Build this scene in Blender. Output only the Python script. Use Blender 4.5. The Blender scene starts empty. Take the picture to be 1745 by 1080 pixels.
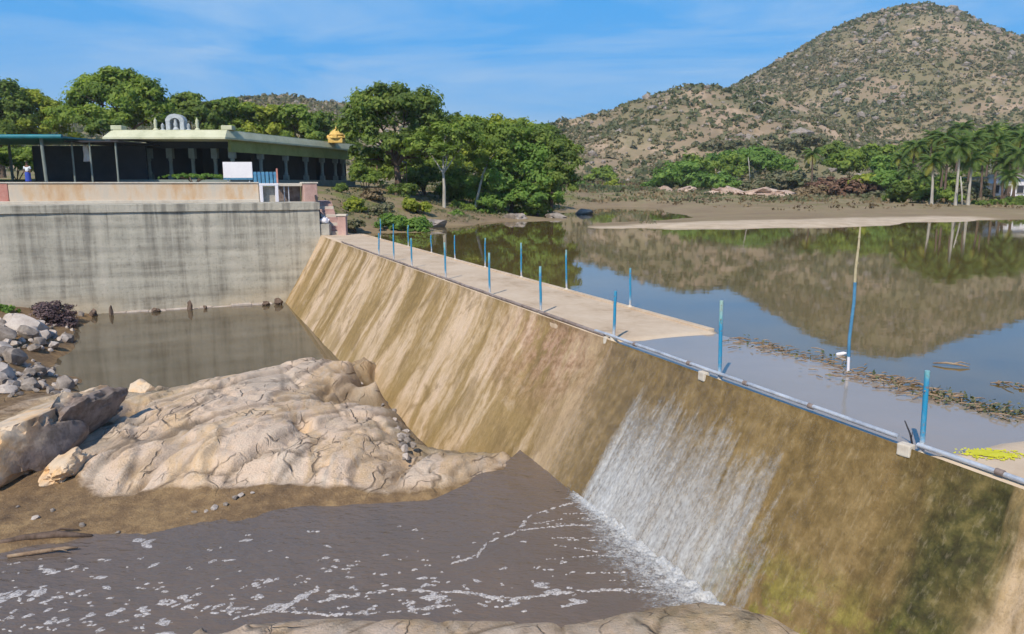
import bpy, bmesh, math, random
import numpy as np
from mathutils import Vector, Matrix, noise as mnoise
S = bpy.context.scene
C = S.collection
R = math.radians
rng = np.random.default_rng(7)
random.seed(7)

# ------------------------------------------------------------------ camera, sky, sun, exposure
CZ = 3.5                                   # eye height above the walkway (walkway = z 0)
FPX = 1300.0                               # focal length in photo pixels
PIT = math.atan(230 / FPX)
cd = bpy.data.cameras.new('camera'); cam = bpy.data.objects.new('camera', cd); C.objects.link(cam)
cam.location = (0, 0, CZ); cam.rotation_euler = (R(90) - PIT, 0, 0)
cd.sensor_width = 36; cd.lens = 36 * FPX / 1745; cd.clip_start = .1; cd.clip_end = 8000
S.camera = cam
S.cycles.use_adaptive_sampling = True; S.cycles.adaptive_threshold = .045; S.cycles.max_bounces = 5; S.cycles.diffuse_bounces = 3; S.cycles.glossy_bounces = 2; S.cycles.transparent_max_bounces = 6
SUN_EL, SUN_AZ = R(46), R(204)             # azimuth clockwise from +Y (view direction): behind and to the left
sv = Vector((math.sin(SUN_AZ) * math.cos(SUN_EL), math.cos(SUN_AZ) * math.cos(SUN_EL), math.sin(SUN_EL)))
sl = bpy.data.lights.new('sun', 'SUN'); sl.energy = 4.1; sl.angle = R(.53); sl.color = (1, .90, .74)
so = bpy.data.objects.new('sun', sl); C.objects.link(so)
so.rotation_euler = sv.to_track_quat('Z', 'Y').to_euler(); so.location = (-30, -40, 60)
S.view_settings.view_transform = 'Standard'; S.view_settings.look = 'None'
S.view_settings.exposure = 0.27; S.view_settings.gamma = 1
wd = bpy.data.worlds.new('World'); S.world = wd; wd.use_nodes = True

def nd(nt, typ, ins=None, **at):
    n = nt.nodes.new(typ)
    for k, v in at.items(): setattr(n, k, v)
    for k, v in (ins or {}).items():
        s = n.inputs[k]
        if isinstance(v, bpy.types.NodeSocket): nt.links.new(v, s)
        else: s.default_value = v
    return n
def ramp(nt, fac, stops, interp='LINEAR'):
    r = nt.nodes.new('ShaderNodeValToRGB'); nt.links.new(fac, r.inputs[0]); e = r.color_ramp.elements
    r.color_ramp.interpolation = interp
    while len(e) < len(stops): e.new(.5)
    for q, (p, c) in zip(e, stops):
        q.position = p; q.color = (*c, 1) if not isinstance(c, (int, float)) else (c, c, c, 1)
    return r.outputs[0]
def mixc(nt, f, a, b, mode='MIX'):
    m = nt.nodes.new('ShaderNodeMix'); m.data_type = 'RGBA'; m.blend_type = mode
    for i, v in ((0, f), (6, a), (7, b)):
        if isinstance(v, bpy.types.NodeSocket): nt.links.new(v, m.inputs[i])
        elif i == 0: m.inputs[i].default_value = v
        else: m.inputs[i].default_value = (*v, 1)
    return m.outputs[2]
def math_(nt, op, a, b=0.0, c=None, clamp=False):
    m = nt.nodes.new('ShaderNodeMath'); m.operation = op; m.use_clamp = clamp
    for i, v in enumerate((a, b, c)):
        if v is None: continue
        if isinstance(v, bpy.types.NodeSocket): nt.links.new(v, m.inputs[i])
        else: m.inputs[i].default_value = v
    return m.outputs[0]
def mapped(nt, vec, scale=(1, 1, 1), loc=(0, 0, 0), rot=(0, 0, 0)):
    return nd(nt, 'ShaderNodeMapping', {'Vector': vec, 'Scale': scale, 'Location': loc, 'Rotation': rot}).outputs[0]
def noise(nt, vec, scale=1, detail=5, rough=.55, dist=0):
    return nd(nt, 'ShaderNodeTexNoise', {'Vector': vec, 'Scale': scale, 'Detail': detail, 'Roughness': rough, 'Distortion': dist}).outputs[0]

nt = wd.node_tree; nt.nodes.clear()
sky = nd(nt, 'ShaderNodeTexSky', sky_type='NISHITA', sun_disc=False, sun_elevation=SUN_EL, sun_rotation=SUN_AZ,
         altitude=300, air_density=1.0, dust_density=.1, ozone_density=3.0)
tc = nd(nt, 'ShaderNodeTexCoord').outputs['Generated']
hs = nd(nt, 'ShaderNodeHueSaturation', {'Saturation': 1.38, 'Value': 1.0, 'Color': sky.outputs[0]}).outputs[0]
hs = mixc(nt, .85, hs, (.36, 2.45, 5.7), 'DARKEN')
cv = mapped(nt, tc, (1.2, 1.2, 7.0), rot=(.10, .16, .2))
c1 = noise(nt, cv, 1.6, 9, .62, .6)
c2 = noise(nt, mapped(nt, tc, (1, 1, 2.2)), 1.1, 3, .5)
cf = math_(nt, 'MULTIPLY', ramp(nt, c1, [(.42, 0), (.72, 1)]), ramp(nt, c2, [(.34, 0), (.58, .95)]))
skc = mixc(nt, cf, hs, (2.9, 4.1, 5.7))
bg = nd(nt, 'ShaderNodeBackground', {'Color': skc, 'Strength': .132})
nt.links.new(bg.outputs[0], nd(nt, 'ShaderNodeOutputWorld').inputs[0])

# ------------------------------------------------------------------ places
AN = R(23.7)                               # the weir runs 23.7 degrees to the left of the view
DV = Vector((-math.sin(AN), math.cos(AN), 0)); NV = Vector((math.cos(AN), math.sin(AN), 0))
def WP(s, d, z=0): return DV * s + NV * d + Vector((0, 0, z))     # s along the weir, d across it (upstream +)
WM = Matrix.Rotation(AN + R(90), 4, 'Z')   # local (s, -d, z) -> world
fw = Vector((0, math.cos(PIT), -math.sin(PIT))); up = Vector((0, math.sin(PIT), math.cos(PIT)))
def ray(px, py): return fw + Vector((1, 0, 0)) * ((px - 872.5) / FPX) + up * ((540 - py) / FPX)
def at(px, py, z):
    d = ray(px, py); return Vector((0, 0, CZ)) + d * ((z - CZ) / d.z)
def aty(px, py, y):
    d = ray(px, py); return Vector((0, 0, CZ)) + d * (y / d.y)
DF, DR, KF = 8.8, 11.65, .6                # front edge, rear edge, batter of the spillway face
ZR, ZP, ZW = -2.85, -4.35, -.05            # river, pool and reservoir levels
SWALL = 51.75

# ------------------------------------------------------------------ numpy noise
_T = rng.random((512, 512))
def vn(x, y):
    xi = np.floor(x).astype(int); yi = np.floor(y).astype(int); fx = x - xi; fy = y - yi
    fx = fx * fx * (3 - 2 * fx); fy = fy * fy * (3 - 2 * fy)
    a = _T[xi % 512, yi % 512]; b = _T[(xi + 1) % 512, yi % 512]; c = _T[xi % 512, (yi + 1) % 512]; d = _T[(xi + 1) % 512, (yi + 1) % 512]
    return (a * (1 - fx) + b * fx) * (1 - fy) + (c * (1 - fx) + d * fx) * fy
def fbm(x, y, o=4, g=.5):
    t = 0; a = 1; w = 0
    for i in range(o):
        t = t + a * (vn(x + 17.3 * i, y - 9.1 * i) - .5); w += a; a *= g; x = x * 2.03; y = y * 2.03
    return t / w * 2
def ridged(x, y, o=4):
    t = 0; a = 1; w = 0
    for i in range(o):
        t = t + a * (1 - np.abs(2 * vn(x + 31 * i, y + 5 * i) - 1)); w += a; a *= .5; x = x * 2.1; y = y * 2.1
    return t / w
def sst(a, b, x):
    t = np.clip((x - a) / (b - a), 0, 1); return t * t * (3 - 2 * t)
def rbf(P, V):                              # linear radial interpolation through control points
    P = np.array(P, float); V = np.array(V, float); n = len(P)
    K = np.linalg.norm(P[:, None] - P[None], axis=2); A = np.zeros((n + 1, n + 1)); A[:n, :n] = -K + np.eye(n) * 1e-6; A[n, :n] = 1; A[:n, n] = 1
    w = np.linalg.solve(A, np.vstack([V, np.zeros((1, V.shape[1]))]))
    def f(x, y):
        out = np.zeros((x.size, V.shape[1])); q = np.stack([x.ravel(), y.ravel()], 1)
        for i in range(0, len(q), 20000):
            out[i:i + 20000] = -np.linalg.norm(q[i:i + 20000, None] - P[None], axis=2) @ w[:n] + w[n]
        return out
    return f

# ------------------------------------------------------------------ mesh helpers
def link(o, parent=None, label=None, cat=None, group=None, kind=None):
    if o.name not in C.objects: C.objects.link(o)
    if parent is not None: o.parent = parent
    for k, v in (('label', label), ('category', cat), ('group', group), ('kind', kind)):
        if v: o[k] = v
    return o
def npmesh(name, v, f, m=None, smooth=True, attrs=None):
    v = np.asarray(v, np.float32); f = np.asarray(f, np.int32); me = bpy.data.meshes.new(name); k = f.shape[1]
    me.vertices.add(len(v)); me.vertices.foreach_set('co', v.ravel())
    me.loops.add(f.size); me.loops.foreach_set('vertex_index', f.ravel())
    me.polygons.add(len(f)); me.polygons.foreach_set('loop_start', np.arange(0, f.size, k, dtype=np.int32))
    for a, d in (attrs or {}).items():
        at_ = me.attributes.new(a, 'FLOAT', 'POINT'); at_.data.foreach_set('value', np.asarray(d, np.float32).ravel())
    me.update(calc_edges=True); me.validate()
    me.polygons.foreach_set('use_smooth', [smooth] * len(me.polygons))
    if m: me.materials.append(m)
    return me
def obj(name, me, parent=None, **k): return link(bpy.data.objects.new(name, me), parent, **k)
def empty(name, loc, label, cat, group=None, rz=0):
    o = bpy.data.objects.new(name, None); o.empty_display_size = .2; o.location = loc; o.rotation_euler = (0, 0, rz)
    return link(o, None, label, cat, group)
def grid(nx, ny):
    i = np.arange(nx * ny).reshape(nx, ny)
    return np.stack([i[:-1, :-1], i[1:, :-1], i[1:, 1:], i[:-1, 1:]], -1).reshape(-1, 4)
class MB:
    def __init__(s): s.b = bmesh.new()
    def box(s, a, b, M=None, bev=0):
        vs = [s.b.verts.new(Vector((x, y, z))) for z in (a[2], b[2]) for x, y in ((a[0], a[1]), (b[0], a[1]), (b[0], b[1]), (a[0], b[1]))]
        fs = [s.b.faces.new([vs[i] for i in q]) for q in ((3, 2, 1, 0), (4, 5, 6, 7), (0, 1, 5, 4), (1, 2, 6, 5), (2, 3, 7, 6), (3, 0, 4, 7))]
        if bev: 
            es = {e for f in fs for e in f.edges}
            r = bmesh.ops.bevel(s.b, geom=list(es), offset=bev, segments=2, affect='EDGES', profile=.6)
            vs = list({v for f in r['faces'] for v in f.verts} | {v for v in vs if v.is_valid})
        if M: 
            for v in vs: v.co = M @ v.co
        return s
    def prism(s, pts, z0, z1):
        lo = [s.b.verts.new((p[0], p[1], z0)) for p in pts]; hi = [s.b.verts.new((p[0], p[1], z1)) for p in pts]; n = len(pts)
        s.b.faces.new(lo[::-1]); s.b.faces.new(hi)
        for i in range(n): s.b.faces.new((lo[i], lo[(i + 1) % n], hi[(i + 1) % n], hi[i]))
        return s
    def tube(s, pts, rad, seg=8, cap=True):
        pts = [Vector(p) for p in pts]; rings = []; ref = Vector((.31, .77, .2))
        for i, p in enumerate(pts):
            t = (pts[min(i + 1, len(pts) - 1)] - pts[max(i - 1, 0)]).normalized()
            a = t.cross(ref).normalized(); b = t.cross(a); r = rad[i] if hasattr(rad, '__len__') else rad
            rings.append([s.b.verts.new(p + (a * math.cos(2 * math.pi * k / seg) + b * math.sin(2 * math.pi * k / seg)) * r) for k in range(seg)])
        for q, w in zip(rings, rings[1:]):
            for k in range(seg): s.b.faces.new((q[k], q[(k + 1) % seg], w[(k + 1) % seg], w[k]))
        if cap: s.b.faces.new(rings[0][::-1]); s.b.faces.new(rings[-1])
        return s
    def lathe(s, prof, seg=16, c=(0, 0, 0)):
        rings = [[s.b.verts.new((c[0] + r * math.cos(2 * math.pi * k / seg), c[1] + r * math.sin(2 * math.pi * k / seg), c[2] + z)) for k in range(seg)] for r, z in prof]
        for q, w in zip(rings, rings[1:]):
            for k in range(seg): s.b.faces.new((q[k], q[(k + 1) % seg], w[(k + 1) % seg], w[k]))
        s.b.faces.new(rings[0][::-1]); s.b.faces.new(rings[-1]); return s
    def mesh(s, name, m, smooth=False, angle=None):
        bmesh.ops.recalc_face_normals(s.b, faces=s.b.faces); me = bpy.data.meshes.new(name); s.b.to_mesh(me); s.b.free()
        if smooth:
            me.polygons.foreach_set('use_smooth', [True] * len(me.polygons))
            if angle: me.set_sharp_from_angle(angle=R(angle))
        if m: me.materials.append(m)
        return me
    def build(s, name, m, parent=None, smooth=False, angle=None, loc=None, **k):
        o = obj(name, s.mesh(name, m, smooth, angle), parent, **k)
        if loc is not None: o.location = loc
        return o

# ------------------------------------------------------------------ materials
def newmat(name):
    m = bpy.data.materials.new(name); m.use_nodes = True; t = m.node_tree; t.nodes.clear()
    out = nd(t, 'ShaderNodeOutputMaterial'); b = nd(t, 'ShaderNodeBsdfPrincipled'); t.links.new(b.outputs[0], out.inputs[0])
    return m, t, b, out
def setp(t, b, **k):
    for n, v in k.items():
        n = n.replace('_', ' ')
        if isinstance(v, bpy.types.NodeSocket): t.links.new(v, b.inputs[n])
        else: b.inputs[n].default_value = (*v, 1) if isinstance(v, tuple) and len(v) == 3 else v
def bump(t, b, h, strength=.4, dist=.02):
    n = nd(t, 'ShaderNodeBump', {'Height': h, 'Strength': strength, 'Distance': dist}); t.links.new(n.outputs[0], b.inputs['Normal'])
def ocoord(t): return nd(t, 'ShaderNodeTexCoord').outputs['Object']
def gm(name, stops, scale=2, stretch=(1, 1, 1), rough=.8, bs=.3, bd=.02, metal=0, detail=6, spec=.3, fine=9):
    m, t, b, o = newmat(name); v = mapped(t, ocoord(t), stretch); n = noise(t, v, scale, detail, .6)
    n2 = noise(t, v, scale * fine, 4, .6); mx = math_(t, 'MULTIPLY_ADD', n2, .3, math_(t, 'MULTIPLY', n, .7))
    lo = .32; k = len(stops)
    setp(t, b, Base_Color=ramp(t, mx, [(lo + i * (1 - 2 * lo) / max(1, k - 1), c) for i, c in enumerate(stops)]), Roughness=rough, Metallic=metal)
    b.inputs['Specular IOR Level'].default_value = spec
    bump(t, b, mx, bs, bd); return m
M = {}
M['deck'] = gm('walkway_concrete', [(.36, .26, .17), (.50, .385, .275), (.555, .44, .325), (.59, .48, .37)], .6, rough=.9, bs=.25)
M['conc'] = gm('grey_concrete', [(.20, .19, .17), (.36, .34, .30), (.45, .42, .37)], 1.2, rough=.9)
M['pale'] = gm('pale_plaster', [(.45, .38, .30), (.58, .52, .44), (.62, .58, .5)], 1.5, rough=.9)
M['pink'] = gm('pink_plaster', [(.36, .22, .19), (.48, .31, .27), (.55, .40, .34)], 1.2, rough=.9)
M['red'] = gm('red_plaster', [(.38, .14, .11), (.50, .22, .18), (.55, .3, .25)], 1.5, rough=.9)
M['steel'] = gm('galvanised_pipe', [(.30, .32, .37), (.52, .55, .60), (.66, .68, .72)], 3, (1, 1, 1), rough=.42, metal=.35, bs=.1)
M['rust'] = gm('rusty_pipe', [(.12, .08, .06), (.24, .19, .17), (.33, .29, .28)], 4, rough=.7, bs=.2)
M['darkmetal'] = gm('dark_metal', [(.02, .02, .025), (.05, .045, .05)], 4, rough=.6)
M['cream'] = gm('cream_green_plaster', [(.40, .41, .28), (.52, .52, .37), (.58, .58, .44)], .8, rough=.85)
M['olive'] = gm('olive_plaster', [(.17, .20, .07), (.24, .27, .10), (.28, .31, .13)], .8, rough=.85)
M['pillar'] = gm('grey_green_pillar', [(.15, .18, .165), (.25, .28, .26)], 1.5, rough=.85)
M['shadedark'] = gm('shade_dark_interior', [(.03, .036, .046), (.05, .056, .066)], 1, rough=.9)  # interior shade put into the base colour
M['teal'] = gm('teal_sheet', [(.01, .10, .14), (.015, .17, .22), (.02, .22, .28)], 1.5, rough=.5)
M['white'] = gm('white_board', [(.66, .64, .70), (.78, .76, .80)], 1, rough=.7, bs=.05)
M['sculpt'] = gm('grey_white_stone', [(.26, .29, .31), (.40, .43, .46), (.48, .51, .54)], 3, rough=.8)
M['gold'] = gm('golden_paint', [(.50, .30, .07), (.66, .43, .12), (.72, .52, .2)], 3, rough=.55)
M['bluep'] = gm('blue_paint', [(.05, .14, .24), (.07, .22, .38), (.12, .30, .46)], 3, rough=.5)
M['tarp'] = gm('blue_tarp', [(.01, .06, .28), (.02, .12, .45)], 2, rough=.5)
M['bark'] = gm('brown_bark', [(.05, .035, .025), (.13, .09, .07), (.20, .15, .12)], 3, (1, 1, .3), rough=.95, bs=.7, bd=.05)
M['palebark'] = gm('pale_bark', [(.24, .22, .18), (.40, .37, .32), (.48, .45, .40)], 3, (1, 1, .3), rough=.95, bs=.6, bd=.05)
M['stone'] = gm('grey_stone', [(.12, .10, .09), (.26, .22, .19), (.40, .35, .31)], 1.8, rough=.9, bs=.6, bd=.05)
M['paler'] = gm('pale_stone', [(.28, .23, .20), (.44, .38, .34), (.55, .50, .46)], 1.8, rough=.9, bs=.6, bd=.05)
M['shorerock'] = gm('pinkish_rock', [(.28, .19, .15), (.44, .33, .27), (.54, .44, .36)], .6, rough=.9, bs=.6, bd=.1)
M['yellow'] = gm('yellow_petals', [(.42, .40, .02), (.54, .52, .03), (.60, .57, .08)], 9, rough=.9, bs=.6)
M['stick'] = gm('dead_wood', [(.10, .06, .04), (.26, .18, .12), (.36, .28, .2)], 5, rough=.95)

def leafmat(name, cols, trans=.25):
    m, t, b, out = newmat(name); a = nd(t, 'ShaderNodeAttribute', attribute_name='tint').outputs['Fac']
    col = ramp(t, a, [(i / (len(cols) - 1), c) for i, c in enumerate(cols)])
    setp(t, b, Base_Color=col, Roughness=.65); b.inputs['Specular IOR Level'].default_value = .18
    tr = nd(t, 'ShaderNodeBsdfTranslucent', {'Color': mixc(t, 1, col, (1.2, 1.25, .6), 'MULTIPLY')})
    mx = nd(t, 'ShaderNodeMixShader', {0: trans, 1: b.outputs[0], 2: tr.outputs[0]}); t.links.new(mx.outputs[0], out.inputs[0]); return m
LM = dict(
    dark=leafmat('dark_green_leaves', [(0.086, 0.132, 0.038), (0.181, 0.255, 0.064), (0.286, 0.356, 0.083)], .5),
    mid=leafmat('mid_green_leaves', [(0.104, 0.162, 0.038), (0.218, 0.309, 0.064), (0.342, 0.424, 0.089)], .5),
    bright=leafmat('yellow_green_leaves', [(0.152, 0.194, 0.033), (0.303, 0.363, 0.058), (0.476, 0.495, 0.089)], .5),
    bush=leafmat('fresh_green_leaves', [(0.096, 0.177, 0.045), (0.181, 0.309, 0.070), (0.286, 0.417, 0.102)], .5),
    dry=leafmat('dry_brown_twigs', [(.10, .07, .04), (.19, .14, .08), (.26, .2, .12)], .1),
    redry=leafmat('reddish_dry_leaves', [(.09, .05, .035), (.18, .10, .07), (.22, .15, .09)], .1),
    purple=leafmat('purple_brown_twigs', [(.05, .03, .035), (.12, .08, .085), (.19, .14, .14)], .05),
    scrub=leafmat('grey_green_scrub', [(.10, .125, .065), (.155, .17, .09), (.215, .205, .125), (.27, .23, .155)], .35),
    palm=leafmat('palm_green', [(.05, .11, .03), (.11, .18, .045), (.30, .29, .06)], .35))

def simple_ground(name, cols, scales, rough=.95):
    m, t, b, o = newmat(name); p = nd(t, 'ShaderNodeNewGeometry').outputs['Position']
    n1 = noise(t, p, scales[0], 6, .6); n2 = noise(t, p, scales[1], 6, .65)
    c = mixc(t, ramp(t, n2, [(.35, 0), (.65, 1)]), ramp(t, n1, [(.3, cols[0]), (.5, cols[1]), (.7, cols[2])]), ramp(t, n1, [(.3, cols[1]), (.7, cols[3])]))
    setp(t, b, Base_Color=c, Roughness=rough); b.inputs['Specular IOR Level'].default_value = .15; bump(t, b, n2, .5, .1); return m, t, b, c

# spillway face: object coordinates are (s, -d, z)
def face_mat():
    m, t, b, o = newmat('stained_spillway'); v = ocoord(t); sx = nd(t, 'ShaderNodeSeparateXYZ', {0: v}); s = sx.outputs[0]; z = sx.outputs[2]
    wob = noise(t, mapped(t, v, (.6, .6, .35)), 1, 3); 
    st = nd(t, 'ShaderNodeCombineXYZ', {0: math_(t, 'MULTIPLY_ADD', wob, 1.3, s), 1: math_(t, 'MULTIPLY', z, .15), 2: 0.0}).outputs[0]
    n1 = noise(t, st, .36, 5, .58); n2 = noise(t, st, 2.6, 5, .6); n3 = noise(t, v, 5, 6, .65); n4 = noise(t, mapped(t, v, (1, 1, .5)), .9, 5, .6)
    q = math_(t, 'ADD', math_(t, 'MULTIPLY', n1, .74), math_(t, 'MULTIPLY', n2, .18)); q = math_(t, 'MULTIPLY_ADD', n3, .08, q)
    n5 = noise(t, nd(t, 'ShaderNodeCombineXYZ', {0: s, 1: math_(t, 'MULTIPLY', z, .35), 2: 0.0}).outputs[0], 13, 5, .7)
    n6 = noise(t, v, 28, 4, .7)
    dry = ramp(t, q, [(.36, (.14, .09, .034)), (.43, (.245, .165, .066)), (.48, (.335, .23, .105)), (.505, (.47, .34, .205)), (.55, (.58, .435, .31)), (.62, (.52, .38, .24)), (.68, (.34, .235, .115))])
    bl_ = noise(t, mapped(t, v, (1, 1, .55)), .8, 7, .68, .6); dry = mixc(t, math_(t, 'MULTIPLY', ramp(t, bl_, [(.52, 0), (.60, 1)]), .6), dry, (.20, .135, .058)); dry = mixc(t, math_(t, 'MULTIPLY', ramp(t, bl_, [(.33, 1), (.42, 0)]), .45), dry, (.58, .45, .33))
    low = nd(t, 'ShaderNodeMapRange', {0: z, 1: -1.2, 2: -4.6, 3: 0, 4: 1}).outputs[0]
    dry = mixc(t, math_(t, 'MULTIPLY', low, ramp(t, n4, [(.45, 0), (.6, .75)])), dry, (.30, .21, .085))
    # crumbling reddish plaster near the dip
    rd = math_(t, 'MULTIPLY', ramp(t, s_fac(t, s, 13.4, 21), [(0, 0), (.3, 1), (.6, .8), (1, 0)]), ramp(t, z_fac(t, z, -2.3, 0), [(0, 0), (.75, 1), (1, .55)]))
    rd = math_(t, 'MULTIPLY', rd, ramp(t, noise(t, mapped(t, v, (1, 1, .4)), 2.2, 7, .7), [(.40, 0), (.54, 1)]))
    dry = mixc(t, math_(t, 'MULTIPLY', rd, .95), dry, ramp(t, n3, [(.35, (.20, .10, .06)), (.55, (.44, .27, .19)), (.7, (.55, .40, .30))]))
    # wet part under the dip
    wn = math_(t, 'MULTIPLY_ADD', n2, 1.8, math_(t, 'SUBTRACT', s, .9)); wn = math_(t, 'MULTIPLY_ADD', z, -.15, wn)
    wet = math_(t, 'MULTIPLY', nd(t, 'ShaderNodeMapRange', {0: wn, 1: 17.2, 2: 13.0, 3: 0, 4: 1}).outputs[0], nd(t, 'ShaderNodeMapRange', {0: wn, 1: 5.2, 2: 6.0, 3: 0, 4: 1}).outputs[0])
    wc = ramp(t, math_(t, 'MULTIPLY_ADD', n3, .35, math_(t, 'MULTIPLY', q, .65)), [(.38, (.085, .055, .019)), (.5, (.18, .118, .042)), (.62, (.29, .20, .085))])
    c = mixc(t, wet, dry, wc)
    # algae: dark green band and yellow green moss near the right end
    gb = math_(t, 'MULTIPLY', ramp(t, s_fac(t, wn, 5.1, 6.9), [(0, 0), (.22, 1), (.5, .95), (.75, .35), (1, 0)]), ramp(t, n4, [(.33, .4), (.5, 1)]))
    c = mixc(t, math_(t, 'MULTIPLY', gb, .92), c, ramp(t, n3, [(.38, (.022, .024, .007)), (.5, (.05, .052, .013)), (.66, (.13, .11, .035))]))
    mo = math_(t, 'MULTIPLY', ramp(t, s_fac(t, s, 4.6, 9.6), [(0, 0), (.25, 1), (.7, .8), (1, 0)]), z_rng(t, z, -1.55, -2.6))
    mo = math_(t, 'MULTIPLY', mo, ramp(t, noise(t, v, 2.4, 6, .7), [(.45, 0), (.57, 1)]))
    c = mixc(t, math_(t, 'MULTIPLY', mo, .55), c, ramp(t, n3, [(.4, (.13, .15, .012)), (.6, (.33, .34, .03))]))
    c = mixc(t, math_(t, 'MULTIPLY', ramp(t, n5, [(.36, 1), (.5, 0)]), .20), c, (.10, .07, .03)); c = mixc(t, math_(t, 'MULTIPLY', ramp(t, n5, [(.54, 0), (.68, 1)]), .18), c, (.56, .45, .30)); c = mixc(t, math_(t, 'MULTIPLY', ramp(t, n6, [(.36, 1), (.47, 0)]), .2), c, (.08, .058, .03))
    setp(t, b, Base_Color=c, Roughness=math_(t, 'MULTIPLY_ADD', wet, -.12, .9)); b.inputs['Specular IOR Level'].default_value = .3
    bump(t, b, math_(t, 'ADD', math_(t, 'ADD', n3, n5), n6), .45, .03); return m
def s_fac(t, s, a, b): return nd(t, 'ShaderNodeMapRange', {0: s, 1: a, 2: b, 3: 0, 4: 1}).outputs[0]
z_fac = s_fac
def z_rng(t, z, a, b): return nd(t, 'ShaderNodeMapRange', {0: z, 1: a, 2: b, 3: 0, 4: 1}).outputs[0]
M['face'] = face_mat()

def wall_mat():
    m, t, b, o = newmat('weathered_wall'); v = ocoord(t); sx = nd(t, 'ShaderNodeSeparateXYZ', {0: v})
    st = mapped(t, v, (1, 1, .07)); n1 = noise(t, st, 1.5, 6, .65); n2 = noise(t, v, .35, 4, .55); n3 = noise(t, v, 6, 5, .65)
    hl = noise(t, mapped(t, v, (.15, .15, 2.2)), 1.3, 4, .6)
    q = math_(t, 'ADD', math_(t, 'MULTIPLY', n1, .5), math_(t, 'ADD', math_(t, 'MULTIPLY', n2, .25), math_(t, 'MULTIPLY', hl, .25)))
    c = ramp(t, q, [(.36, (.18, .165, .135)), (.43, (.31, .29, .245)), (.50, (.43, .405, .34)), (.6, (.50, .465, .395))])
    tops = math_(t, 'MULTIPLY', z_rng(t, sx.outputs[2], -1.2, 1.7), ramp(t, noise(t, st, 2.6, 4, .6), [(.5, 0), (.62, 1)]))
    c = mixc(t, math_(t, 'MULTIPLY', tops, .6), c, (.15, .14, .125))
    lowb = math_(t, 'MULTIPLY', z_rng(t, sx.outputs[2], -2.9, -3.9), ramp(t, n2, [(.4, .2), (.6, 1)]))
    c = mixc(t, math_(t, 'MULTIPLY', lowb, .6), c, (.46, .38, .27))
    c = mixc(t, math_(t, 'MULTIPLY', ramp(t, n3, [(.3, 1), (.45, 0)]), .4), c, (.14, .13, .11))
    setp(t, b, Base_Color=c, Roughness=.92); b.inputs['Specular IOR Level'].default_value = .2; bump(t, b, math_(t, 'ADD', n3, n1), .4, .05); return m
M['wall'] = wall_mat()
def parapet_mat():
    m, t, b, o = newmat('orange_cream_plaster'); v = ocoord(t); n1 = noise(t, mapped(t, v, (1, 1, .5)), .32, 3, .6); n2 = noise(t, mapped(t, v, (1, 1, .35)), 2.2, 5, .65)
    c = ramp(t, math_(t, 'MULTIPLY_ADD', n2, .4, math_(t, 'MULTIPLY', n1, .6)), [(.38, (.50, .29, .16)), (.46, (.58, .41, .26)), (.54, (.60, .49, .38)), (.64, (.52, .47, .40))])
    setp(t, b, Base_Color=c, Roughness=.92); bump(t, b, n2, .3, .03); return m
M['parapet'] = parapet_mat()

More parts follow.
